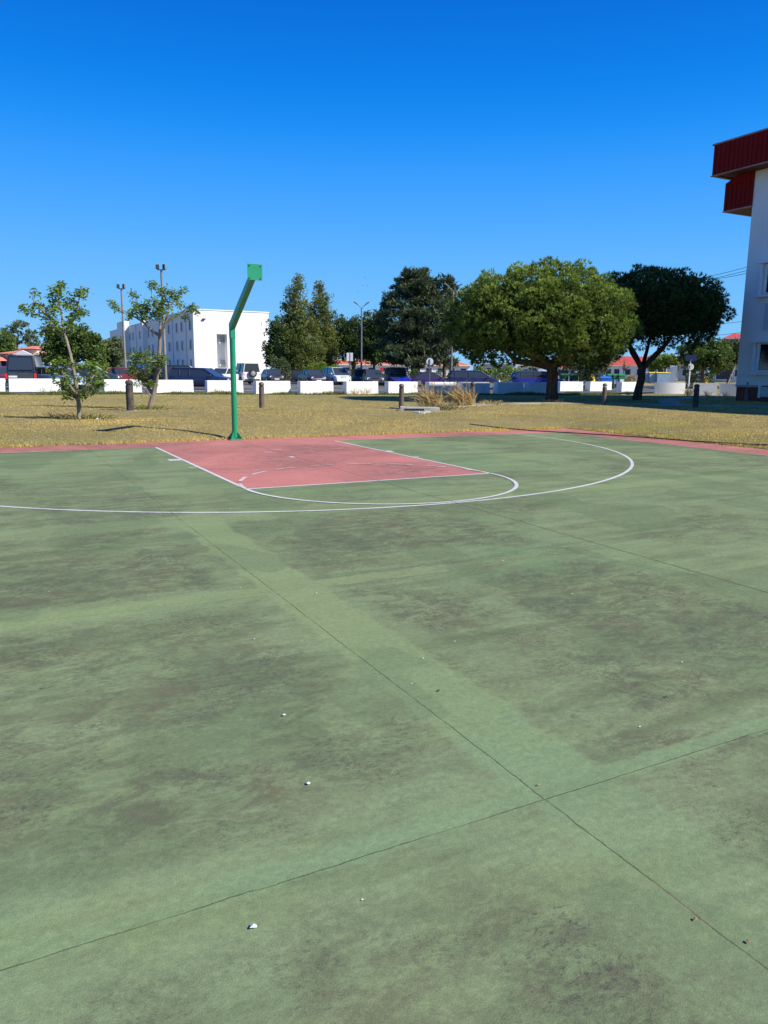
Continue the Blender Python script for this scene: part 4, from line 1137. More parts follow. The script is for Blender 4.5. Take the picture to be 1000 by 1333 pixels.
    m4 = MB(); m4.box((-.492*ln, 0, .42), (.10, wd*.84, .22)); m4.build('rear_bumper', pm if style != 'jeep' else M_DARK, t, bevel=.04)
    m5 = MB(); m5.box((.492*ln+.055, 0, .40), (.02, .5, .11)); m5.build('number_plate', M_PLATE, t)
    m5 = MB(); m5.box((-.492*ln-.055, 0, .62), (.03, .5, .11)); m5.build('number_plate', M_PLATE, t)
    m6 = MB(); m6.box((.485*ln, 0, belt*.70), (.06, wd*.36, .13)); m6.build('grille', M_DARK, t)
    return t, pm, belt
YP, YM, XP, XM = PI/2, -PI/2, 0, PI
cars = [
    ('dark red hatchback facing the camera at the far left edge', 4, 66, YM, (.16, .012, .02), 'hatch', 4, 1.7, 1.42),
    ('pale silver-blue small hatchback behind the leaning young tree', 72, 54, rel(-28), (.20, .27, .36), 'hatch', 4.01, 1.62, 1.45),
    ('black-green estate car behind the top of the lower suckers of the leaning tree', 116, 62, rel(12), (.012, .022, .022), 'wagon', 4.5, 1.75, 1.62),
    ('dark red saloon facing left with bright headlights behind the first gap of the blocks', 153, 66, rel(205), (.15, .010, .018), 'sedan', 3.9, 1.7, 1.42),
    ('dark saloon with red tail lights seen between the young trees', 178, 70, rel(25), (.02, .022, .03), 'sedan', 4, 1.7, 1.42),
    ('small red-and-black hatchback mostly hidden by the curved young tree', 197, 68, rel(200), (.10, .012, .02), 'hatch', 3.7, 1.65, 1.42),
    ('small dark blue hatchback right of the curved young tree', 214, 66, YM, (.012, .03, .12), 'hatch', 3.8, 1.66, 1.42),
    ('black high estate car behind the navy estate car', 240, 63.02, rel(8), (.010, .012, .018), 'wagon', 4.62, 1.78, 1.66),
    ('dark navy estate car right behind the block next to the green post', 264, 54.5, rel(-12), (.010, .016, .055), 'wagon', 4.5, 1.72, 1.46),
    ('white saloon partly hidden behind the green post', 294, 71, rel(75), (.68, .70, .72), 'sedan', 4.45, 1.72, 1.5),
    ('black-grey saloon with a bright grille parked alone right of the white four-wheel drive', 354, 84, YM-.1, (.018, .022, .028), 'sedan', 4.4, 1.76, 1.42),
    ('small black hatchback between the grey saloon and the purple-black saloon', 377, 90, rel(185), (.012, .014, .025), 'hatch', 3.8, 1.66, 1.38),
    ('dark purple-black saloon facing right with clear headlights', 406, 75, rel(-66), (.020, .013, .030), 'sedan', 4.2, 1.72, 1.43),
    ('silver-grey minivan with a broad windscreen behind the small sign post', 438, 75, rel(-66), (.50, .53, .55), 'van', 4.1, 1.78, 1.66),
    ('dark blue estate car seen between the silver minivan and the grey saloon', 466, 80, rel(105), (.012, .035, .075), 'wagon', 4.1, 1.74, 1.52),
    ('charcoal saloon facing the camera under the ragged cypress', 486, 71, rel(-84), (.035, .038, .042), 'sedan', 4.4, 1.78, 1.45),
    ('blue sport utility car seen from its rear corner left of the cypress trunk', 513, 78, rel(101), (.012, .040, .105), 'suv', 4.45, 1.84, 1.72),
    ('purple coupe with a glinting windscreen behind the gap in the blocks', 561, 70, rel(8), (.035, .010, .085), 'coupe', 3.9, 1.70, 1.30),
    ('navy hatchback in side view in front of the hedge', 616, 61, rel(4), (.008, .012, .060), 'hatch', 4.1, 1.72, 1.46),
    ('royal blue hatchback between the hedge and the big pine trunk', 700, 62, rel(6), (.010, .016, .17), 'hatch', 4.1, 1.72, 1.46),
    ('silver car nose showing just right of the big pine trunk', 707, 67, rel(-20), (.42, .44, .46), 'hatch', 3.52, 1.66, 1.30),
]
for c in cars: loft_car(c[0], c[1], c[2], c[3], c[4], c[5], c[6], c[7], c[8])
# white off-roader with its spare wheel
t, pm, belt = loft_car('white boxy four-wheel drive seen from behind with a spare wheel on its back door', 319.5, 73, YP+.02, (.72, .73, .74), 'jeep', 3.9, 1.72, 1.95)
b = MB(); b.lathe([(.10, -.20), (.36, -.19), (.38, -.12), (.36, 0), (.1, .01)], (-3.9/2-.05, 0, 1.02), 20, axis='y')
o = b.build('spare_wheel', M_TYRE, t, smooth=True)
# turn the wheel to face backwards
for v_ in o.data.vertices:
    x, y, z = v_.co; v_.co = (-3.9/2-.05+(y), (x+3.9/2+.05), z)
b = MB(); b.lathe([(.22, 0), (.20, -.02), (.05, -.03)], (0, 0, 0), 14, axis='y'); r_ = b.build('rim', M_RIM, o, smooth=True)
for v_ in r_.data.vertices:
    x, y, z = v_.co; v_.co = (-3.9/2-.255+y, x, z+1.02)
# black pickup with a high canopy
t = thing('pickup_truck', 'black pickup with a tall canopy seen from behind at the left', 'pickup', D(37, 56, .045), rel(104), 'cars parked behind the white blocks')
pm = paint('pickup_paint', (.012, .016, .024)); pg = paint('pickup_tailgate_paint', (.05, .058, .066), .4)
b = MB(); b.box((0, 0, .74), (5.0, 1.84, .62), 0, 0, .985, .97); b.box((1.75, 0, 1.10), (1.45, 1.74, .12), 0, 0, .95, .9); b.build('body', pm, t, bevel=.06)
b = MB(); b.add([(-2.45, -.86, 1.06), (.95, -.86, 1.06), (.95, .86, 1.06), (-2.45, .86, 1.06), (-2.28, -.74, 2.12), (.35, -.74, 2.06), (.35, .74, 2.06), (-2.28, .74, 2.12)], [(4, 5, 6, 7), (0, 1, 5, 4), (1, 2, 6, 5), (2, 3, 7, 6), (3, 0, 4, 7)]); b.build('canopy', pm, t, bevel=.05)
b = MB(); b.add([(-2.475, -.72, 1.22), (-2.475, .72, 1.22), (-2.33, .64, 1.98), (-2.33, -.64, 1.98)], [(0, 1, 2, 3)]); b.build('rear_window', G_CAR, t)
for s_ in (-1, 1):
    b = MB(); b.add([(-2.1, s_*.875, 1.25), (-.2, s_*.875, 1.25), (-.25, s_*.775, 1.95), (-2.05, s_*.775, 1.95)], [(0, 1, 2, 3)]); b.build('side_window', G_CAR, t)
    b = MB(); b.box((-2.50, s_*.84, .82), (.08, .14, .34)); b.build('tail_light', M_REDP, t, bevel=.01)
    for x in (-1.5, 1.55):
        b = MB(); b.lathe([(.2, -.12*s_), (.37, -.11*s_), (.38, .08*s_), (.24, .1*s_)], (x, s_*.82, .37), 18, axis='y'); wo = b.build('wheel', M_TYRE, t, smooth=True)
b = MB(); b.box((-2.515, 0, .82), (.05, 1.44, .46)); b.build('tailgate', pg, t, bevel=.02)
b = MB(); b.box((-2.56, 0, .46), (.16, 1.72, .16)); b.build('rear_bumper', M_DARK, t, bevel=.02)
b = MB(); b.box((-2.55, .45, .80), (.02, .50, .12)); b.build('number_plate', M_PLATE, t)
# motorcycle under a blue cover colour
t = thing('motorcycle', 'bright blue motorcycle parked before the blue sport utility car', 'motorcycle', D(522, 62, .045), rel(8))
for x in (-.68, .68):
    b = MB(); b.lathe([(.22, -.05), (.30, -.04), (.31, 0), (.30, .04), (.22, .05)], (x, 0, .31), 18, axis='y'); wo = b.build('wheel', M_TYRE, t, smooth=True)
    b = MB(); b.lathe([(.18, -.02), (.05, -.03), (.05, .03), (.18, .02)], (x, 0, .31), 12, axis='y'); b.build('rim', M_RIM, wo, smooth=True)
mb_ = paint('motorcycle_paint', (.01, .03, .55))
b = MB(); b.add([(-.9, -.1, .86), (-.35, -.14, .70), (.15, -.17, .82), (.55, -.15, .95), (.82, -.10, .72), (.45, -.16, .42), (-.2, -.14, .36),
                 (-.9, .1, .86), (-.35, .14, .70), (.15, .17, .82), (.55, .15, .95), (.82, .10, .72), (.45, .16, .42), (-.2, .14, .36)],
                [(0, 1, 2, 3, 4, 5, 6), (13, 12, 11, 10, 9, 8, 7)]+[(i, (i+1) % 7, 7+(i+1) % 7, 7+i) for i in range(7)]); b.build('fairing', mb_, t, bevel=.03)
b = MB(); b.box((-.45, 0, .80), (.75, .24, .10), 0, 0, .9); b.build('seat', M_DARK, t, bevel=.03)
b = MB(); b.tube([(.62, -.34, 1.02), (.52, -.1, 1.05), (.52, .1, 1.05), (.62, .34, 1.02)], .018, 6); b.tube([(.52, 0, 1.05), (.68, 0, .31)], .03, 6); b.build('handlebar', M_DARK, t)
b = MB(); b.add([(.50, -.13, .95), (.50, .13, .95), (.38, .10, 1.22), (.38, -.10, 1.22)], [(0, 1, 2, 3)]); b.build('screen', G_CAR, t)

# ------------------------------------------------------------------ bins
def wheelie(u, dist, label, body, lid, w_=.62, d_=.7, h_=1.2, group='green wheelie bins', sticker=True, yaw=FACE):
    t = thing('wheelie_bin', label, 'bin', D(u, dist, .045 if dist < 100 else -.05), yaw, group)
    b = MB(); b.box((0, 0, .10+h_*.42), (w_*.88, d_*.88, h_*.84), 0, 0, 1.10); b.build('body', body, t, bevel=.03)
    b = MB(); pr = [(-d_*.52, 0), (-d_*.52, .05), (-d_*.35, .13), (0, .17), (d_*.35, .13), (d_*.52, .05), (d_*.52, 0)]
    b.prism([(-w_*.52, y, h_*.84+.105+z_) for y, z_ in pr], (w_*1.04, 0, 0)); b.build('lid', lid, t, bevel=.01)
    for s_ in (-1, 1):
        b = MB(); b.lathe([(.10, -.03), (.10, .03)], (s_*w_*.36, -d_*.3, .10), 12, axis='y'); b.build('wheel', M_TYRE, t)
    if sticker:
        b = MB(); b.box((0, -d_*.472, h_*.5), (.34, .02, .42)); b.build('sticker', M_PLATE, t)
wheelie(734.5, 64, 'dark green bin just right of the big pine trunk', M_GRNP, M_GRNP)
wheelie(747.5, 64, 'dark green bin second from the big pine trunk', M_GRNP, M_GRNP)
wheelie(760, 63, 'dark green bin left of the yellow bin', M_GRNP, M_GRNP)
wheelie(795, 72, 'green bin partly hidden by the bright blue bin', M_GRN2, M_GRN2)
wheelie(802, 72, 'mid green bin just right of the bright blue bin', M_GRN2, M_GRN2)
wheelie(809, 72, 'rightmost mid green bin of the row by the forked pine', M_GRN2, M_GRN2)
def igloo(u, dist, label, mat):
    t = thing('recycling_igloo', label, 'bin', D(u, dist, .045), FACE)
    b = MB(); b.lathe([(.34, .04), (.37, .12), (.37, .70), (.34, .98), (.24, 1.16), (.08, 1.24)], seg=20); b.build('body', mat, t, smooth=True)
    b = MB(); b.lathe([(.11, 0), (.11, .04)], (0, -.39, .86), 14, axis='y'); b.build('opening', M_DARK, t)
    b = MB(); b.tube([(-.07, 0, 1.2), (-.07, 0, 1.32), (.07, 0, 1.32), (.07, 0, 1.2)], .02, 6); b.build('lifting_ring', M_STEEL, t)
igloo(769.5, 64, 'yellow recycling bin with a dark opening', M_YEL)
wheelie(779, 65, 'dark blue bin between the yellow bin and the bright blue bin', M_NAVYP, M_NAVYP, group='blue bins', sticker=False)
wheelie(788, 63, 'bright blue low wide bin with a white sticker', M_BLUEP, M_BLUEP, .82, .8, .98, 'blue bins')
wheelie(841, 118, 'faded pale blue skip bin behind the forked pine trunk', M_PALEB, M_PALEB, 1.6, 1.2, 1.6, 'skip bins by the side road', False)
wheelie(851, 118, 'grey-blue skip bin with a yellow lid right of the forked pine', M_PALEB, M_YEL, 1.6, 1.2, 1.6, 'skip bins by the side road', False)
wheelie(862, 118, 'pale blue skip bin with a yellow lid next to the white hut', M_PALEB, M_YEL, 1.9, 1.3, 1.6, 'skip bins by the side road', False)

# ------------------------------------------------------------------ lamp posts, signs
def flood_post(u, dist, h, label):
    t = thing('floodlight_post', label, 'lamp post', D(u, dist, -.06), FACE, 'floodlight posts in the car park')
    b = MB(); b.tube([(0, 0, 0), (0, 0, h)], [.12, .08], 12); b.build('post', M_POSTG, t, smooth=True)
    b = MB(); b.tube([(-.30, 0, h-.02), (.30, 0, h-.02)], .035, 8); b.build('crossbar', M_STEEL, t)
    for s_, rz in ((-1, .5), (1, -.5)):
        b = MB(); b.box((s_*.26, -.05, h+.20), (.27, .18, .36), rz, 0, .85); f = b.build('floodlight', M_STEEL, t, bevel=.02)
        b = MB(); b.box((s_*.26-math.sin(-rz)*.10, -.05-math.cos(rz)*.105, h+.20), (.20, .012, .28), rz); b.build('lens', G_WIN, f)
flood_post(163.5, 74, Hh(380, 163, 74), 'shorter floodlight post with two heads left of the curved young tree')
flood_post(215.5, 62, Hh(357, 215, 62), 'taller floodlight post with two heads rising behind the curved young tree')
def lamp_post(u, dist, h, label):
    t = thing('street_lamp', label, 'street lamp', D(u, dist, -.06), FACE, 'twin-headed street lamps')
    b = MB(); b.tube([(0, 0, 0), (0, 0, h-.5)], [.11, .07], 12); b.build('post', M_STEEL, t, smooth=True)
    for s_ in (-1, 1):
        b = MB(); b.tube([(0, 0, h-.62), (s_*.16, 0, h-.38), (s_*.42, 0, h-.18)], .03, 8); b.build('arm', M_STEEL, t, smooth=True)
        b = MB(); b.prism([(s_*.36, -.10, h-.24), (s_*.84, -.08, h+.06), (s_*.88, -.08, h+.14), (s_*.68, -.08, h+.12), (s_*.38, -.10, h-.10)], (0, .24, 0)); b.build('lamp_head', M_STEEL, t, bevel=.03)
lamp_post(470.5, 84, Hh(398, 470, 84), 'twin-headed street lamp between the conifer pair and the ragged cypress')
lamp_post(587.5, 72, Hh(376, 587, 72), 'twin-headed street lamp between the ragged cypress and the sunlit pine')
t = thing('traffic_sign', 'small sign post with two white panels beside the silver minivan', 'sign', D(455.5, 53.5, -.05), FACE)
b = MB(); b.tube([(0, 0, 0), (0, 0, Hh(458, 455, 53.5))], .032, 8); b.build('post', M_STEEL, t)
for s_ in (-1, 1):
    b = MB(); b.box((s_*.125, -.05, Hh(464, 455, 53.5)-.02), (.18, .02, .56)); b.build('panel', M_WHITEM, t)
t = thing('traffic_sign', 'round traffic sign seen from behind on a grey post before the orange roof', 'sign', D(559.5, 66, -.05), FACE)
b = MB(); b.tube([(0, 0, 0), (0, 0, Hh(467, 560, 66))], .035, 8); b.build('post', M_STEEL, t)
b = MB(); b.lathe([(.30, -.012), (.30, .012)], (0, .05, Hh(470.5, 560, 66)), 24, axis='y'); b.build('disc', M_WHITEM, t)
t = thing('traffic_sign', 'small round red sign behind the grey saloon', 'sign', D(497, 70, -.05), FACE)
b = MB(); b.tube([(0, 0, 0), (0, 0, 1.75)], .03, 8); b.build('post', M_STEEL, t)
b = MB(); b.lathe([(.17, -.012), (.17, .012)], (0, -.05, 1.58), 20, axis='y'); b.build('disc', M_REDP, t)
ds = 58
t = thing('solar_sign', 'white sign post carrying two tilted solar panels and a round sign', 'sign', D(897.5, ds, -.05), FACE)
zt = Hh(468, 898, ds)
b = MB(); b.tube([(0, 0, 0), (.02, 0, zt)], .05, 10); b.build('post', M_WHITEM, t, smooth=True)
for s_ in (-1, 1):
    b = MB(); c = (s_*.20+.05, 0, zt+.10); b.add([(c[0]-.20, -.12, zt-.06), (c[0]+.14, -.12, zt-.06), (c[0]+.24, .2, zt+.34), (c[0]-.10, .2, zt+.34)], [(0, 1, 2, 3)])
    b.prism([(c[0]-.20, -.115, zt-.075), (c[0]+.14, -.115, zt-.075), (c[0]+.24, .205, zt+.32), (c[0]-.10, .205, zt+.32)], (0, .02, -.02), 0); b.build('solar_panel', M_PANEL, t)
b = MB(); b.lathe([(.22, -.015), (.22, .015)], (.03, -.07, Hh(477, 898, ds)), 24, axis='y'); b.build('disc', M_SIGNB, t)
b = MB(); b.box((-.09, -.10, Hh(477, 898, ds)), (.16, .03, .22)); b.build('control_box', M_STEEL, t)
t = thing('fire_hydrant', 'small yellow hydrant behind the low white wall', 'hydrant', D(919.5, 84, .25), FACE)
b = MB(); b.lathe([(.20, -.35), (.20, .06), (.15, .08), (.15, .52), (.19, .55), (.17, .66), (.06, .74)], seg=14); b.build('body', M_YEL, t, smooth=True)
for s_ in (-1, 1):
    b = MB(); b.tube([(s_*.12, 0, .40), (s_*.26, 0, .40)], .07, 10); b.build('outlet', M_YEL, t)
t = thing('leaning_pole', 'pale wooden prop leaning right beside the white flats', 'pole', D(945.5, 74, -.06), FACE)
b = MB(); b.tube([(0, 0, 0), (.72, 0, 2.15)], [.06, .045], 8); b.build('pole', M_WOOD, t)
b = MB(); b.box((0, 0, .05), (.22, .22, .1)); b.build('foot', M_CONC, t)

# ------------------------------------------------------------------ white three-storey building
WX, WY, WHT = 22.09, 94.4, 9.55
t = thing('white_building', 'white three-storey building with a blank sunlit end wall behind the green post', 'building', (WX, WY, -.06))
b = MB()
W2, Y2 = 11.0, 78.
sx0, sx1, sd = 3.25, 4.75, 1.6
b.span(0, sx0, 0, 1.6, 0, WHT); b.span(sx1, W2, 0, 1.6, 0, WHT); b.span(sx0, sx1, 0, 1.6, 6.35, WHT)
b.span(sx0, sx1, 1.5, 1.602, 0, 6.35); b.span(0, W2, 1.603, Y2, 0, WHT)
b.span(-1.1, -.003, 52, 60, 0, WHT+1.1); b.span(-.7, -.003, 34, 36, 0, WHT+.6)
b.build('wall', W_WHITE, t)
b = MB(); b.span(-.08, W2+.08, -.08, Y2, WHT+.002, WHT+.14); b.build('roof', W_WHITE, t)
def window(parent, x, y, z, w_, h_, face='x', frame=W_WHITE, d=.10):
    # recessed window reading: frame proud of wall, glass inside
    b = MB(); fr = .10
    if face == 'x':
        b.span(x-d, x, y-w_/2-fr, y-w_/2, z, z+h_); b.span(x-d, x, y+w_/2, y+w_/2+fr, z, z+h_)
        b.span(x-d-.06, x, y-w_/2-fr-.08, y+w_/2+fr+.08, z-.12, z-.002); b.span(x-d, x, y-w_/2-fr, y+w_/2+fr, z+h_+.002, z+h_+fr)
        f = b.build('window', frame, parent)
        b = MB(); b.span(x-.03, x-.005, y-w_/2+.002, y+w_/2-.002, z+.002, z+h_-.002); b.build('pane', G_WIN, f)
        b = MB(); b.span(x-.05, x-.031, y-.04, y+.04, z, z+h_); b.build('mullion', M_WHITEM, f)
    else:
        b.span(x-w_/2-fr, x-w_/2, y-d, y, z, z+h_); b.span(x+w_/2, x+w_/2+fr, y-d, y, z, z+h_)
        b.span(x-w_/2-fr, x+w_/2+fr, y-d-.04, y, z-.10, z-.002); b.span(x-w_/2-fr, x+w_/2+fr, y-d, y, z+h_+.002, z+h_+fr)
        f = b.build('window', frame, parent)
        b = MB(); b.span(x-w_/2+.002, x+w_/2-.002, y-.03, y-.005, z+.002, z+h_-.002); b.build('pane', G_WIN, f)
for zr in (6.85, 4.15, 1.45):
    for yw in (1.6, 6.7, 10.0, 15.5, 19.3, 28.6, 32.1, 37.3, 40.4, 47.6, 51.0, 63.7, 68.0, 73.0):
        xo = -1.103 if 52 <= yw <= 60 else -.003
        window(t, xo, yw, zr, 1.15, 1.35, 'x')
for yd in (4.2, 13.0, 22.5, 44.5):
    b = MB(); b.tube([(-.06, yd, .2), (-.06, yd, WHT-.1)], .05, 6); b.build('downpipe', W_BLUE, t)
for zr in (5.35, 2.2):
    b = MB(); b.span(sx0+.75, sx1-.003, 1.30, 1.497, zr, zr+.55); b.build('landing_slot', W_BLUE, t)
    b = MB(); b.span(sx0+.65, sx1-.003, .9, 1.497, zr-.25, zr-.05); b.build('ledge', W_WHITE, t)
b = MB(); b.box((1.5, -.16, 8.35), (.42, .3, .12)); b.build('wall_light', M_DARK, t)
b = MB(); b.box((9.9, -.03, 8.0), (.08, .05, .55)); b.build('conduit', W_CREAM, t)

# ------------------------------------------------------------------ near block of flats (right)
BX, BY = 26.9, 10.15
t = thing('apartment_block', 'tall pale block of flats with dark red ribbed roof fascia on the right', 'building', (BX, BY, .17))
BH = 10.2; BL = 24.
b = MB(); b.span(0, 13, -BL, 0, .75, BH); b.build('wall', W_NEAR, t)
b = MB(); b.span(.03, 12.97, -BL+.03, -.03, -.2, .75); b.build('plinth', W_BRICK, t)
b = MB(); b.span(-.025, .0, -1.22, 0, .66, .757); b.build('plinth_cap', M_CONC, t)
def ribs(bb, x0, ya, yb, z0, z1, step=.235):
    y = yb-.10
    while y > ya:
        bb.box((x0-.016, y, (z0+z1)/2), (.032, .085, z1-z0-.04)); y -= step
def ribs_end(bb, y1, xa, xb, z0, z1, step=.235):
    x = xa+.12
    while x < xb:
        bb.box((x, y1+.016, (z0+z1)/2), (.085, .032, z1-z0-.04)); x += step
XF, YF, Z0, Z1 = -.95, 1.55, 10.21, 11.50
b = MB(); b.span(XF, XF+.08, -BL, YF, Z0, Z1); b.span(XF+.082, 12, YF-.08, YF, Z0, Z1); ribs(b, XF, -BL, YF, Z0, Z1); ribs_end(b, YF, XF, 12, Z0, Z1)
f = b.build('upper_fascia', M_FASC, t)
b = MB(); b.span(XF-.06, XF+.12, -BL, YF+.06, Z1+.002, Z1+.07); b.span(XF+.122, 12, YF-.10, YF+.06, Z1+.002, Z1+.07); b.build('edge_trim', M_TRIM, f)
b = MB(); b.span(XF-.05, XF+.10, -BL, YF+.05, Z0-.04, Z0-.002); b.span(XF+.102, 12, YF-.10, YF+.05, Z0-.04, Z0-.002); b.build('lower_trim', M_TRIM, f)
b = MB(); b.span(XF+.105, 11.9, -BL, YF-.105, Z0+.02, Z0+.09); b.build('soffit', M_SOFF, t)
b = MB(); b.span(XF+.15, 11.8, -BL, YF-.15, Z0+.3, Z1-.12); b.build('roof', M_SOFF, t)
b = MB(); b.prism([(-.06, .003, 8.74), (-.06, 1.5, 8.74), (-.06, 1.5, 9.96), (-.06, .85, 10.20), (-.06, .003, 10.20)], (.08, 0, 0)); b.prism([(.022, 1.42, 8.74), (.022, 1.5, 8.74), (.022, 1.5, 9.96), (.022, 1.42, 9.98)], (11, 0, 0))
ribs(b, -.06, .1, 1.48, 8.76, 9.93); ribs_end(b, 1.5, -.06, 11, 8.76, 9.93)
f = b.build('lower_fascia', M_FASC, t)
b = MB(); b.span(-.09, .05, .003, 1.53, 8.69, 8.737); b.span(.052, 11, 1.40, 1.53, 8.69, 8.737); b.build('lower_trim', M_TRIM, f)
b = MB(); b.span(.055, 11, .003, 1.395, 8.70, 8.76); b.build('soffit', M_SOFF, t)
G_FLAT = glass('flat_window_glass', (.01, .012, .016), .1)
def bay(y1, z0, z1, w_=1.7):
    d = .20; b = MB(); y0 = y1-w_; m = (z0+.08, z1-.08)
    b.span(-d, -.003, y1-.09, y1, m[0], m[1]); b.span(-d, -.003, y0, y0+.09, m[0], m[1])
    b.span(-d-.07, -.003, y0-.12, y1+.12, z0, m[0]-.002); b.span(-d-.07, -.003, y0-.12, y1+.12, m[1]+.002, z1)
    f = b.build('window', W_WHITE, t)
    b = MB(); b.span(-.05, -.006, y0+.30, y1-.30, m[0]+.12, m[1]-.08); b.build('pane', G_FLAT, f)
    b = MB()
    for yy in (y1-.25, y0+.25, (y0+y1)/2): b.span(-.09, -.051, yy-.045, yy+.045, m[0]+.04, m[1]-.03)
    b.span(-.09, -.051, y0+.296, (y0+y1)/2-.047, m[0]+.04, m[0]+.10); b.span(-.09, -.051, (y0+y1)/2+.047, y1-.296, m[0]+.04, m[0]+.10); b.build('sash', M_WHITEM, f)
for y0 in (-.86, -4.6, -8.3, -12.0, -15.7):
    bay(y0, 1.24, 2.74); bay(y0, 4.66, 6.20); (bay(y0, 7.4, 8.9) if y0 < -2 else None)
b = MB(); b.span(-.05, -.003, -2.3, -1.18, 3.22, 4.38); b.build('shutter', W_BLUE, t)
b = MB(); b.span(-.03, .028, -3.0, -1.34, .24, .70); b.build('vent_grille', simple('pale_green_vent', (.42, .50, .44), .6), t)
b = MB(); b.span(-.05, .028, -1.338, -1.24, .20, .755); b.build('vent_frame', W_WHITE, t)
b = MB(); b.box((-.0, -.62, .34), (.05, .22, .58), 0, 0, .6); b.build('plaster_patch', simple('plaster_patch', (.20, .13, .12), .9), t)
b = MB(); b.tube([(-.10, -.7, .76), (-.10, -.7, .9)], .025, 6); b.build('pipe_stub', M_DARK, t)

# ------------------------------------------------------------------ far buildings
def house(name, label, u0, u1, dist, eave, ridge, roofm, wallm=W_WHITE, deep=9, wins=(), hip=True, over=.5, group=None, yaw=FACE, base=-.06, door=True):
    a = D(u0, dist); c = D(u1, dist); ln = (c-a).length; m0 = (a+c)/2
    t = thing(name, label, 'building', (m0.x, m0.y, base), math.atan2((c-a).y, (c-a).x), group)
    b = MB(); b.span(-ln/2, ln/2, 0, deep, 0, eave); b.build('wall', wallm, t)
    x0, x1, y0, y1 = -ln/2-over, ln/2+over, -over, deep+over
    b = MB()
    if ridge > eave+.3:
        hx = min(ln*.3, deep*.5) if hip else 0
        v_ = [(x0, y0, eave), (x1, y0, eave), (x1, y1, eave), (x0, y1, eave), (x0+hx, deep/2, ridge), (x1-hx, deep/2, ridge)]
        b.add(v_, [(0, 1, 5, 4), (2, 3, 4, 5), (0, 4, 3), (1, 2, 5), (0, 3, 2, 1)])
    else: b.span(x0, x1, y0, y1, eave+.002, eave+.25)
    b.build('roof', roofm, t)
    b = MB(); b.span(x0, x1, y0-.05, y0-.002, eave-.12, eave+.08); b.build('gutter', W_WHITE, t)
    for (f, w_, z0, h_) in wins:
        window(t, -ln/2+ln*f, -.003, z0, w_, h_, 'y')
    return t
house('long_building', 'long low white building with a bright orange tiled roof behind the cars', 402, 612, 215, 3.0, 4.35, RF_OR, wins=[(i/14+.03, 1.6, 1.1, 1.1) for i in range(14)])
house('flat_building', 'pale flat-roofed building with a dark fascia behind the hedge', 628, 672, 190, 3.4, 3.4, M_DARK, W_BLUE, wins=[(.2, 1.2, 1.2, 1.1), (.5, 1.2, 1.2, 1.1), (.8, 1.2, 1.2, 1.1)])
house('flat_building', 'white low building between the hedge and the big pine trunk', 674, 706, 170, 2.9, 2.9, M_CONC, W_WHITE, wins=[(.3, 1.2, 1.0, 1.0), (.7, 1.2, 1.0, 1.0)])
house('small_house', 'small white house with a red roof right behind the green bins', 720, 751, 150, 2.3, 3.4, RF_RED, W_WHITE, wins=[(.45, 2.2, .8, 1.1), (.8, 1, .8, 1.1)])
house('red_roofed_house', 'long white house with a deep red roof behind the forked pine', 782, 867, 190, 3.1, 5.3, RF_RED, W_WHITE, wins=[(.08, 2.4, 1, 1.3), (.25, 1.2, 1, 1.3), (.42, 1.2, 1, 1.3), (.6, 1.2, 1, 1.3), (.78, 1.2, 1, 1.3), (.92, 1.2, 1, 1.3)])
house('hut', 'plain white hut at the right of the skip bins', 872, 880.5, 125, 2.4, 2.4, W_WHITE, W_WHITE, 3, over=.02)
house('distant_house', 'distant house with a dull red roof over the white hut', 868, 893, 230, 4.6, 6.2, RF_RED, W_CREAM, wins=[(.3, 1.4, 2, 1.4), (.7, 1.4, 2, 1.4)])
house('orange_roofed_house', 'pale blue-walled house with an orange roof left of the solar sign', 883, 915, 165, 3.1, 4.3, RF_OR, W_BLUE, wins=[(.3, 1.2, 1, 1.2), (.6, 1.2, 1, 1.2)])
house('orange_roofed_house', 'low house with an orange roof and a dark gate beside the flats', 925, 968, 150, 3.0, 4.3, RF_OR, W_BLUE, wins=[(.42, 2.6, .5, 2.0), (.85, 1.2, 1, 1.2)])
house('large_house', 'large far house with a red-brown roof above the scrubby tree', 938, 985, 240, 11.2, 12.8, RF_RED, W_PINK, wins=[(.3, 1.4, 9, 1.2)])
# left pavilion with tiered faded red roofs
dp = 100; k5 = dp/FPX; c0 = D(35, dp)
t = thing('tiered_building', 'pink-walled building with tiered faded red roofs and a white gable at the left', 'building', c0, FACE)
X = lambda u: (u-35)*k5*1.1
Z = lambda v: Hh(v, 35, dp)+.06
b = MB(); b.span(X(8), X(60), 0, 8, 0, Z(463)); b.span(X(-14), X(9), -2, 5, 0, Z(471)-.02); b.span(X(27), X(43), 1, 6, Z(463)+.002, Z(456)); b.build('wall', W_CREAM, t)
def hiproof(x0, x1, y0, y1, z0, z1, name='roof'):
    b = MB(); hx = (x1-x0)*.2
    b.add([(x0, y0, z0), (x1, y0, z0), (x1, y1, z0), (x0, y1, z0), (x0+hx, (y0+y1)/2, z1), (x1-hx, (y0+y1)/2, z1)], [(0, 1, 5, 4), (2, 3, 4, 5), (0, 4, 3), (1, 2, 5), (0, 3, 2, 1)])
    b.build(name, RF_PINK, t)
hiproof(X(25), X(45), 0, 7, Z(455.5), Z(451)); hiproof(X(6), X(26)-.05, -.8, 8.6, Z(462), Z(457)); hiproof(X(44)+.05, X(63), -.8, 8.6, Z(462.5), Z(457)); hiproof(X(-18), X(17), -3.5, 6, Z(471), Z(463)-.05)
b = MB(); b.prism([(X(25), -.9, Z(463)), (X(45), -.9, Z(463)), (X(35), -.9, Z(457.5))], (0, .3, 0)); b.build('gable', W_WHITE, t)
for xx in (X(7.5), X(62), X(9), X(26)):
    b = MB(); b.box((xx, -.7, Z(463)/2), (.3, .3, Z(463))); b.build('pillar', W_WHITE, t)
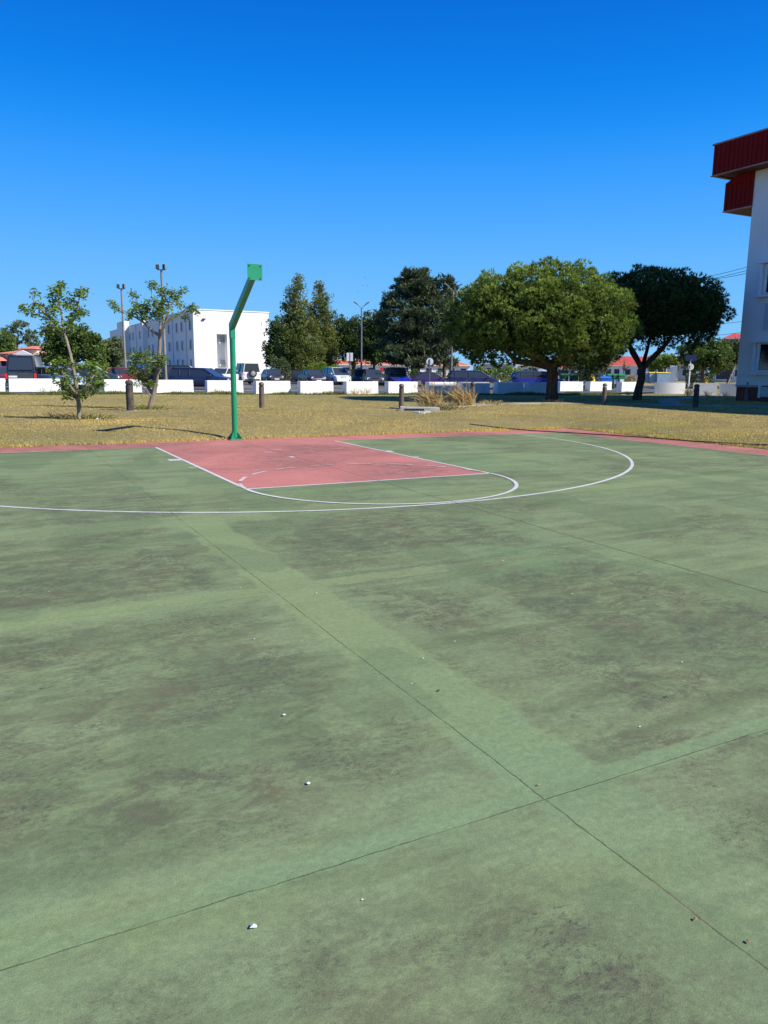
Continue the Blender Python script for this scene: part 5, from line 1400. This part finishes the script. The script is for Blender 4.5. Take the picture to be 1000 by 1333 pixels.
for f in (12, 20, 48, 56): window(t, X(f), -.003, 1.0, 1.0, 1.3, 'y')
# carport
t = thing('carport', 'long grey open carport roof behind the dark red saloon', 'carport', D(160, 98, -.06), FACE)
zc = Hh(470.5, 160, 98)
b = MB(); b.span(-3.4, 3.9, -1.5, 3.5, zc, zc+.22); b.build('roof', M_CONC, t)
for x in (-3.2, -1, 1.4, 3.6):
    b = MB(); b.box((x, -1.2, zc/2), (.14, .14, zc-.004)); b.build('post', M_STEEL, t)
# cables
def cable(u0, v0, u1, v1, dist, label):
    a = D(u0, dist, Hh(v0, u0, dist)); c = D(u1, dist*.92, Hh(v1, u1, dist*.92))
    pts = []
    for i in range(13):
        s_ = i/12; p = a.lerp(c, s_); p.z -= .35*4*s_*(1-s_); pts.append(p)
    b = MB(); b.tube(pts, .016, 5); o = b.build('power_cable', M_DARK); tag(o, label, 'cable', 'power cables by the flats')
cable(860, 374, 1030, 332, 62, 'topmost power cable crossing the sky by the flats')
cable(860, 377, 1030, 337, 62, 'second power cable just under the topmost one by the flats')
cable(890, 372, 1030, 341, 62, 'third power cable from the top by the flats')
cable(880, 425, 1030, 408, 70, 'thin power cable at mid height right of the shaded pine')
cable(880, 440, 1030, 420, 70, 'lowest power cable right of the shaded pine')
# birds
for i, (u, v) in enumerate(((474.7, 367.8), (472, 377.5), (478, 378), (465.6, 386.3), (127, 387.5))):
    p = D(u, 120, Hh(v, u, 120)); t_ = MB(); s_ = .16
    rr = random.Random(i); dz = rr.uniform(.02, .08)
    t_.v = []; t_.add([(0, -.10, 0), (0, .10, 0), (.02, 0, .03), (-s_, .02, dz), (s_, .02, dz), (-.03, 0, -.02), (.03, 0, -.02)], [(0, 6, 4), (0, 3, 5), (1, 5, 3), (1, 4, 6), (0, 5, 1, 6), (3, 0, 2), (3, 2, 1), (4, 2, 0), (4, 1, 2)])
    o = t_.build('bird', M_DARK, recalc=False); o.location = p; o.rotation_euler = (0, 0, rr.random()*3)
    tag(o, ['highest of the distant birds above the street lamp', 'left of the two middle birds above the street lamp', 'right of the two middle birds above the street lamp', 'lowest distant bird just above the street lamp', 'lone bird left of the floodlight posts'][i], 'bird', 'birds in the sky')

# ------------------------------------------------------------------ litter on the court
def scrap(u, v, s, mat, name, label, cat, seed, group='small litter on the court'):
    p = V(u, v, .004) if v > 562 else VL(u, v)+Vector((0, 0, .04)); rr = random.Random(seed); b = MB(); n = 7
    ring = [(math.cos(2*PI*i/n)*s*rr.uniform(.5, 1.1), math.sin(2*PI*i/n)*s*rr.uniform(.5, 1.1), rr.uniform(.001, s*.5)) for i in range(n)]
    b.add(ring+[(0, 0, s*.7), (0, 0, 0)], [(i, (i+1) % n, n) for i in range(n)]+[((i+1) % n, i, n+1) for i in range(n)])
    o = b.build(name, mat); o.location = p; tag(o, label, cat, group)
M_PAPER = simple('paper_white', (.82, .82, .80), .7)
M_LEAFB = simple('dry_leaf_brown', (.30, .17, .07), .8)
scrap(330, 1207, .013, M_PAPER, 'paper_scrap', 'crumpled white scrap on the nearest part of the green court', 'scrap', 1)
scrap(401, 1020, .009, M_PAPER, 'paper_scrap', 'small pale scrap left of the joint crossing', 'scrap', 2)
scrap(370, 931, .010, M_PAPER, 'paper_scrap', 'white scrap in the middle of the left slab', 'scrap', 3)
for i, (u, v) in enumerate(((833, 946), (551, 857), (888, 862), (536, 890), (313, 765), (331, 832), (412, 772), (64, 770), (472, 1171), (592, 835), (745, 773), (655, 730), (300, 662), (620, 640), (455, 640), (750, 612))):
    scrap(u, v, .0035+.000010*max(0, 1000-v), M_PAPER, 'paper_scrap', ['white speck just above the cross joint on the right slab', 'white speck on the pale band right of the long joint', 'white speck in the dark stain of the right slab', 'lower white speck on the pale band beside the long joint', 'white speck at the corner of the left dark patch', 'white speck below the left end of the mid-court band', 'speck where the pale bands cross', 'white speck at the far left of the mid-court slab', 'pale speck in the nearest stained slab below the cross joint', 'small white speck left of the right-hand dark stain', 'tiny speck below the long right-hand joint', 'tiny speck in the smudges above the long right-hand joint', 'tiny speck on the three-point line at the left', 'tiny speck between the free-throw circle and the outer arc', 'tiny speck just outside the free-throw arc at its lowest', 'tiny speck inside the right curve of the outer arc'][i], 'scrap', 10+i)
for i, (u, v, lb) in enumerate(((867, 907, 'dark leaf lying on the right slab'), (571, 899, 'dark leaf by the left slab joint'), (905, 1197, 'brown leaf beside the joint at lower right'), (974, 1226, 'orange-brown leaf at the lower right edge'), (701, 1022, 'dark twig bit just above the joint crossing'))):
    scrap(u, v, .0075, M_LEAFB if i > 1 else M_DARK, 'dry_leaf', lb, 'leaf', 40+i)
scrap(127, 547, .05, M_PAPER, 'paper_scrap', 'white scrap lying on the lawn right of the leaning young tree', 'scrap', 60, None)

# thin dark tube through the grass and over the red margin
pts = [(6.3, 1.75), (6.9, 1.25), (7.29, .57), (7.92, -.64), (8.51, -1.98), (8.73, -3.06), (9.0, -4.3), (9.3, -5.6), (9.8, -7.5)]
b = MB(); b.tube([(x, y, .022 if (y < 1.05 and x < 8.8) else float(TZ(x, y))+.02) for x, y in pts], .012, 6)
o = b.build('dark_line', M_DARK, smooth=True); tag(o, 'thin dark line through the grass and across the red margin of the court', 'cable')
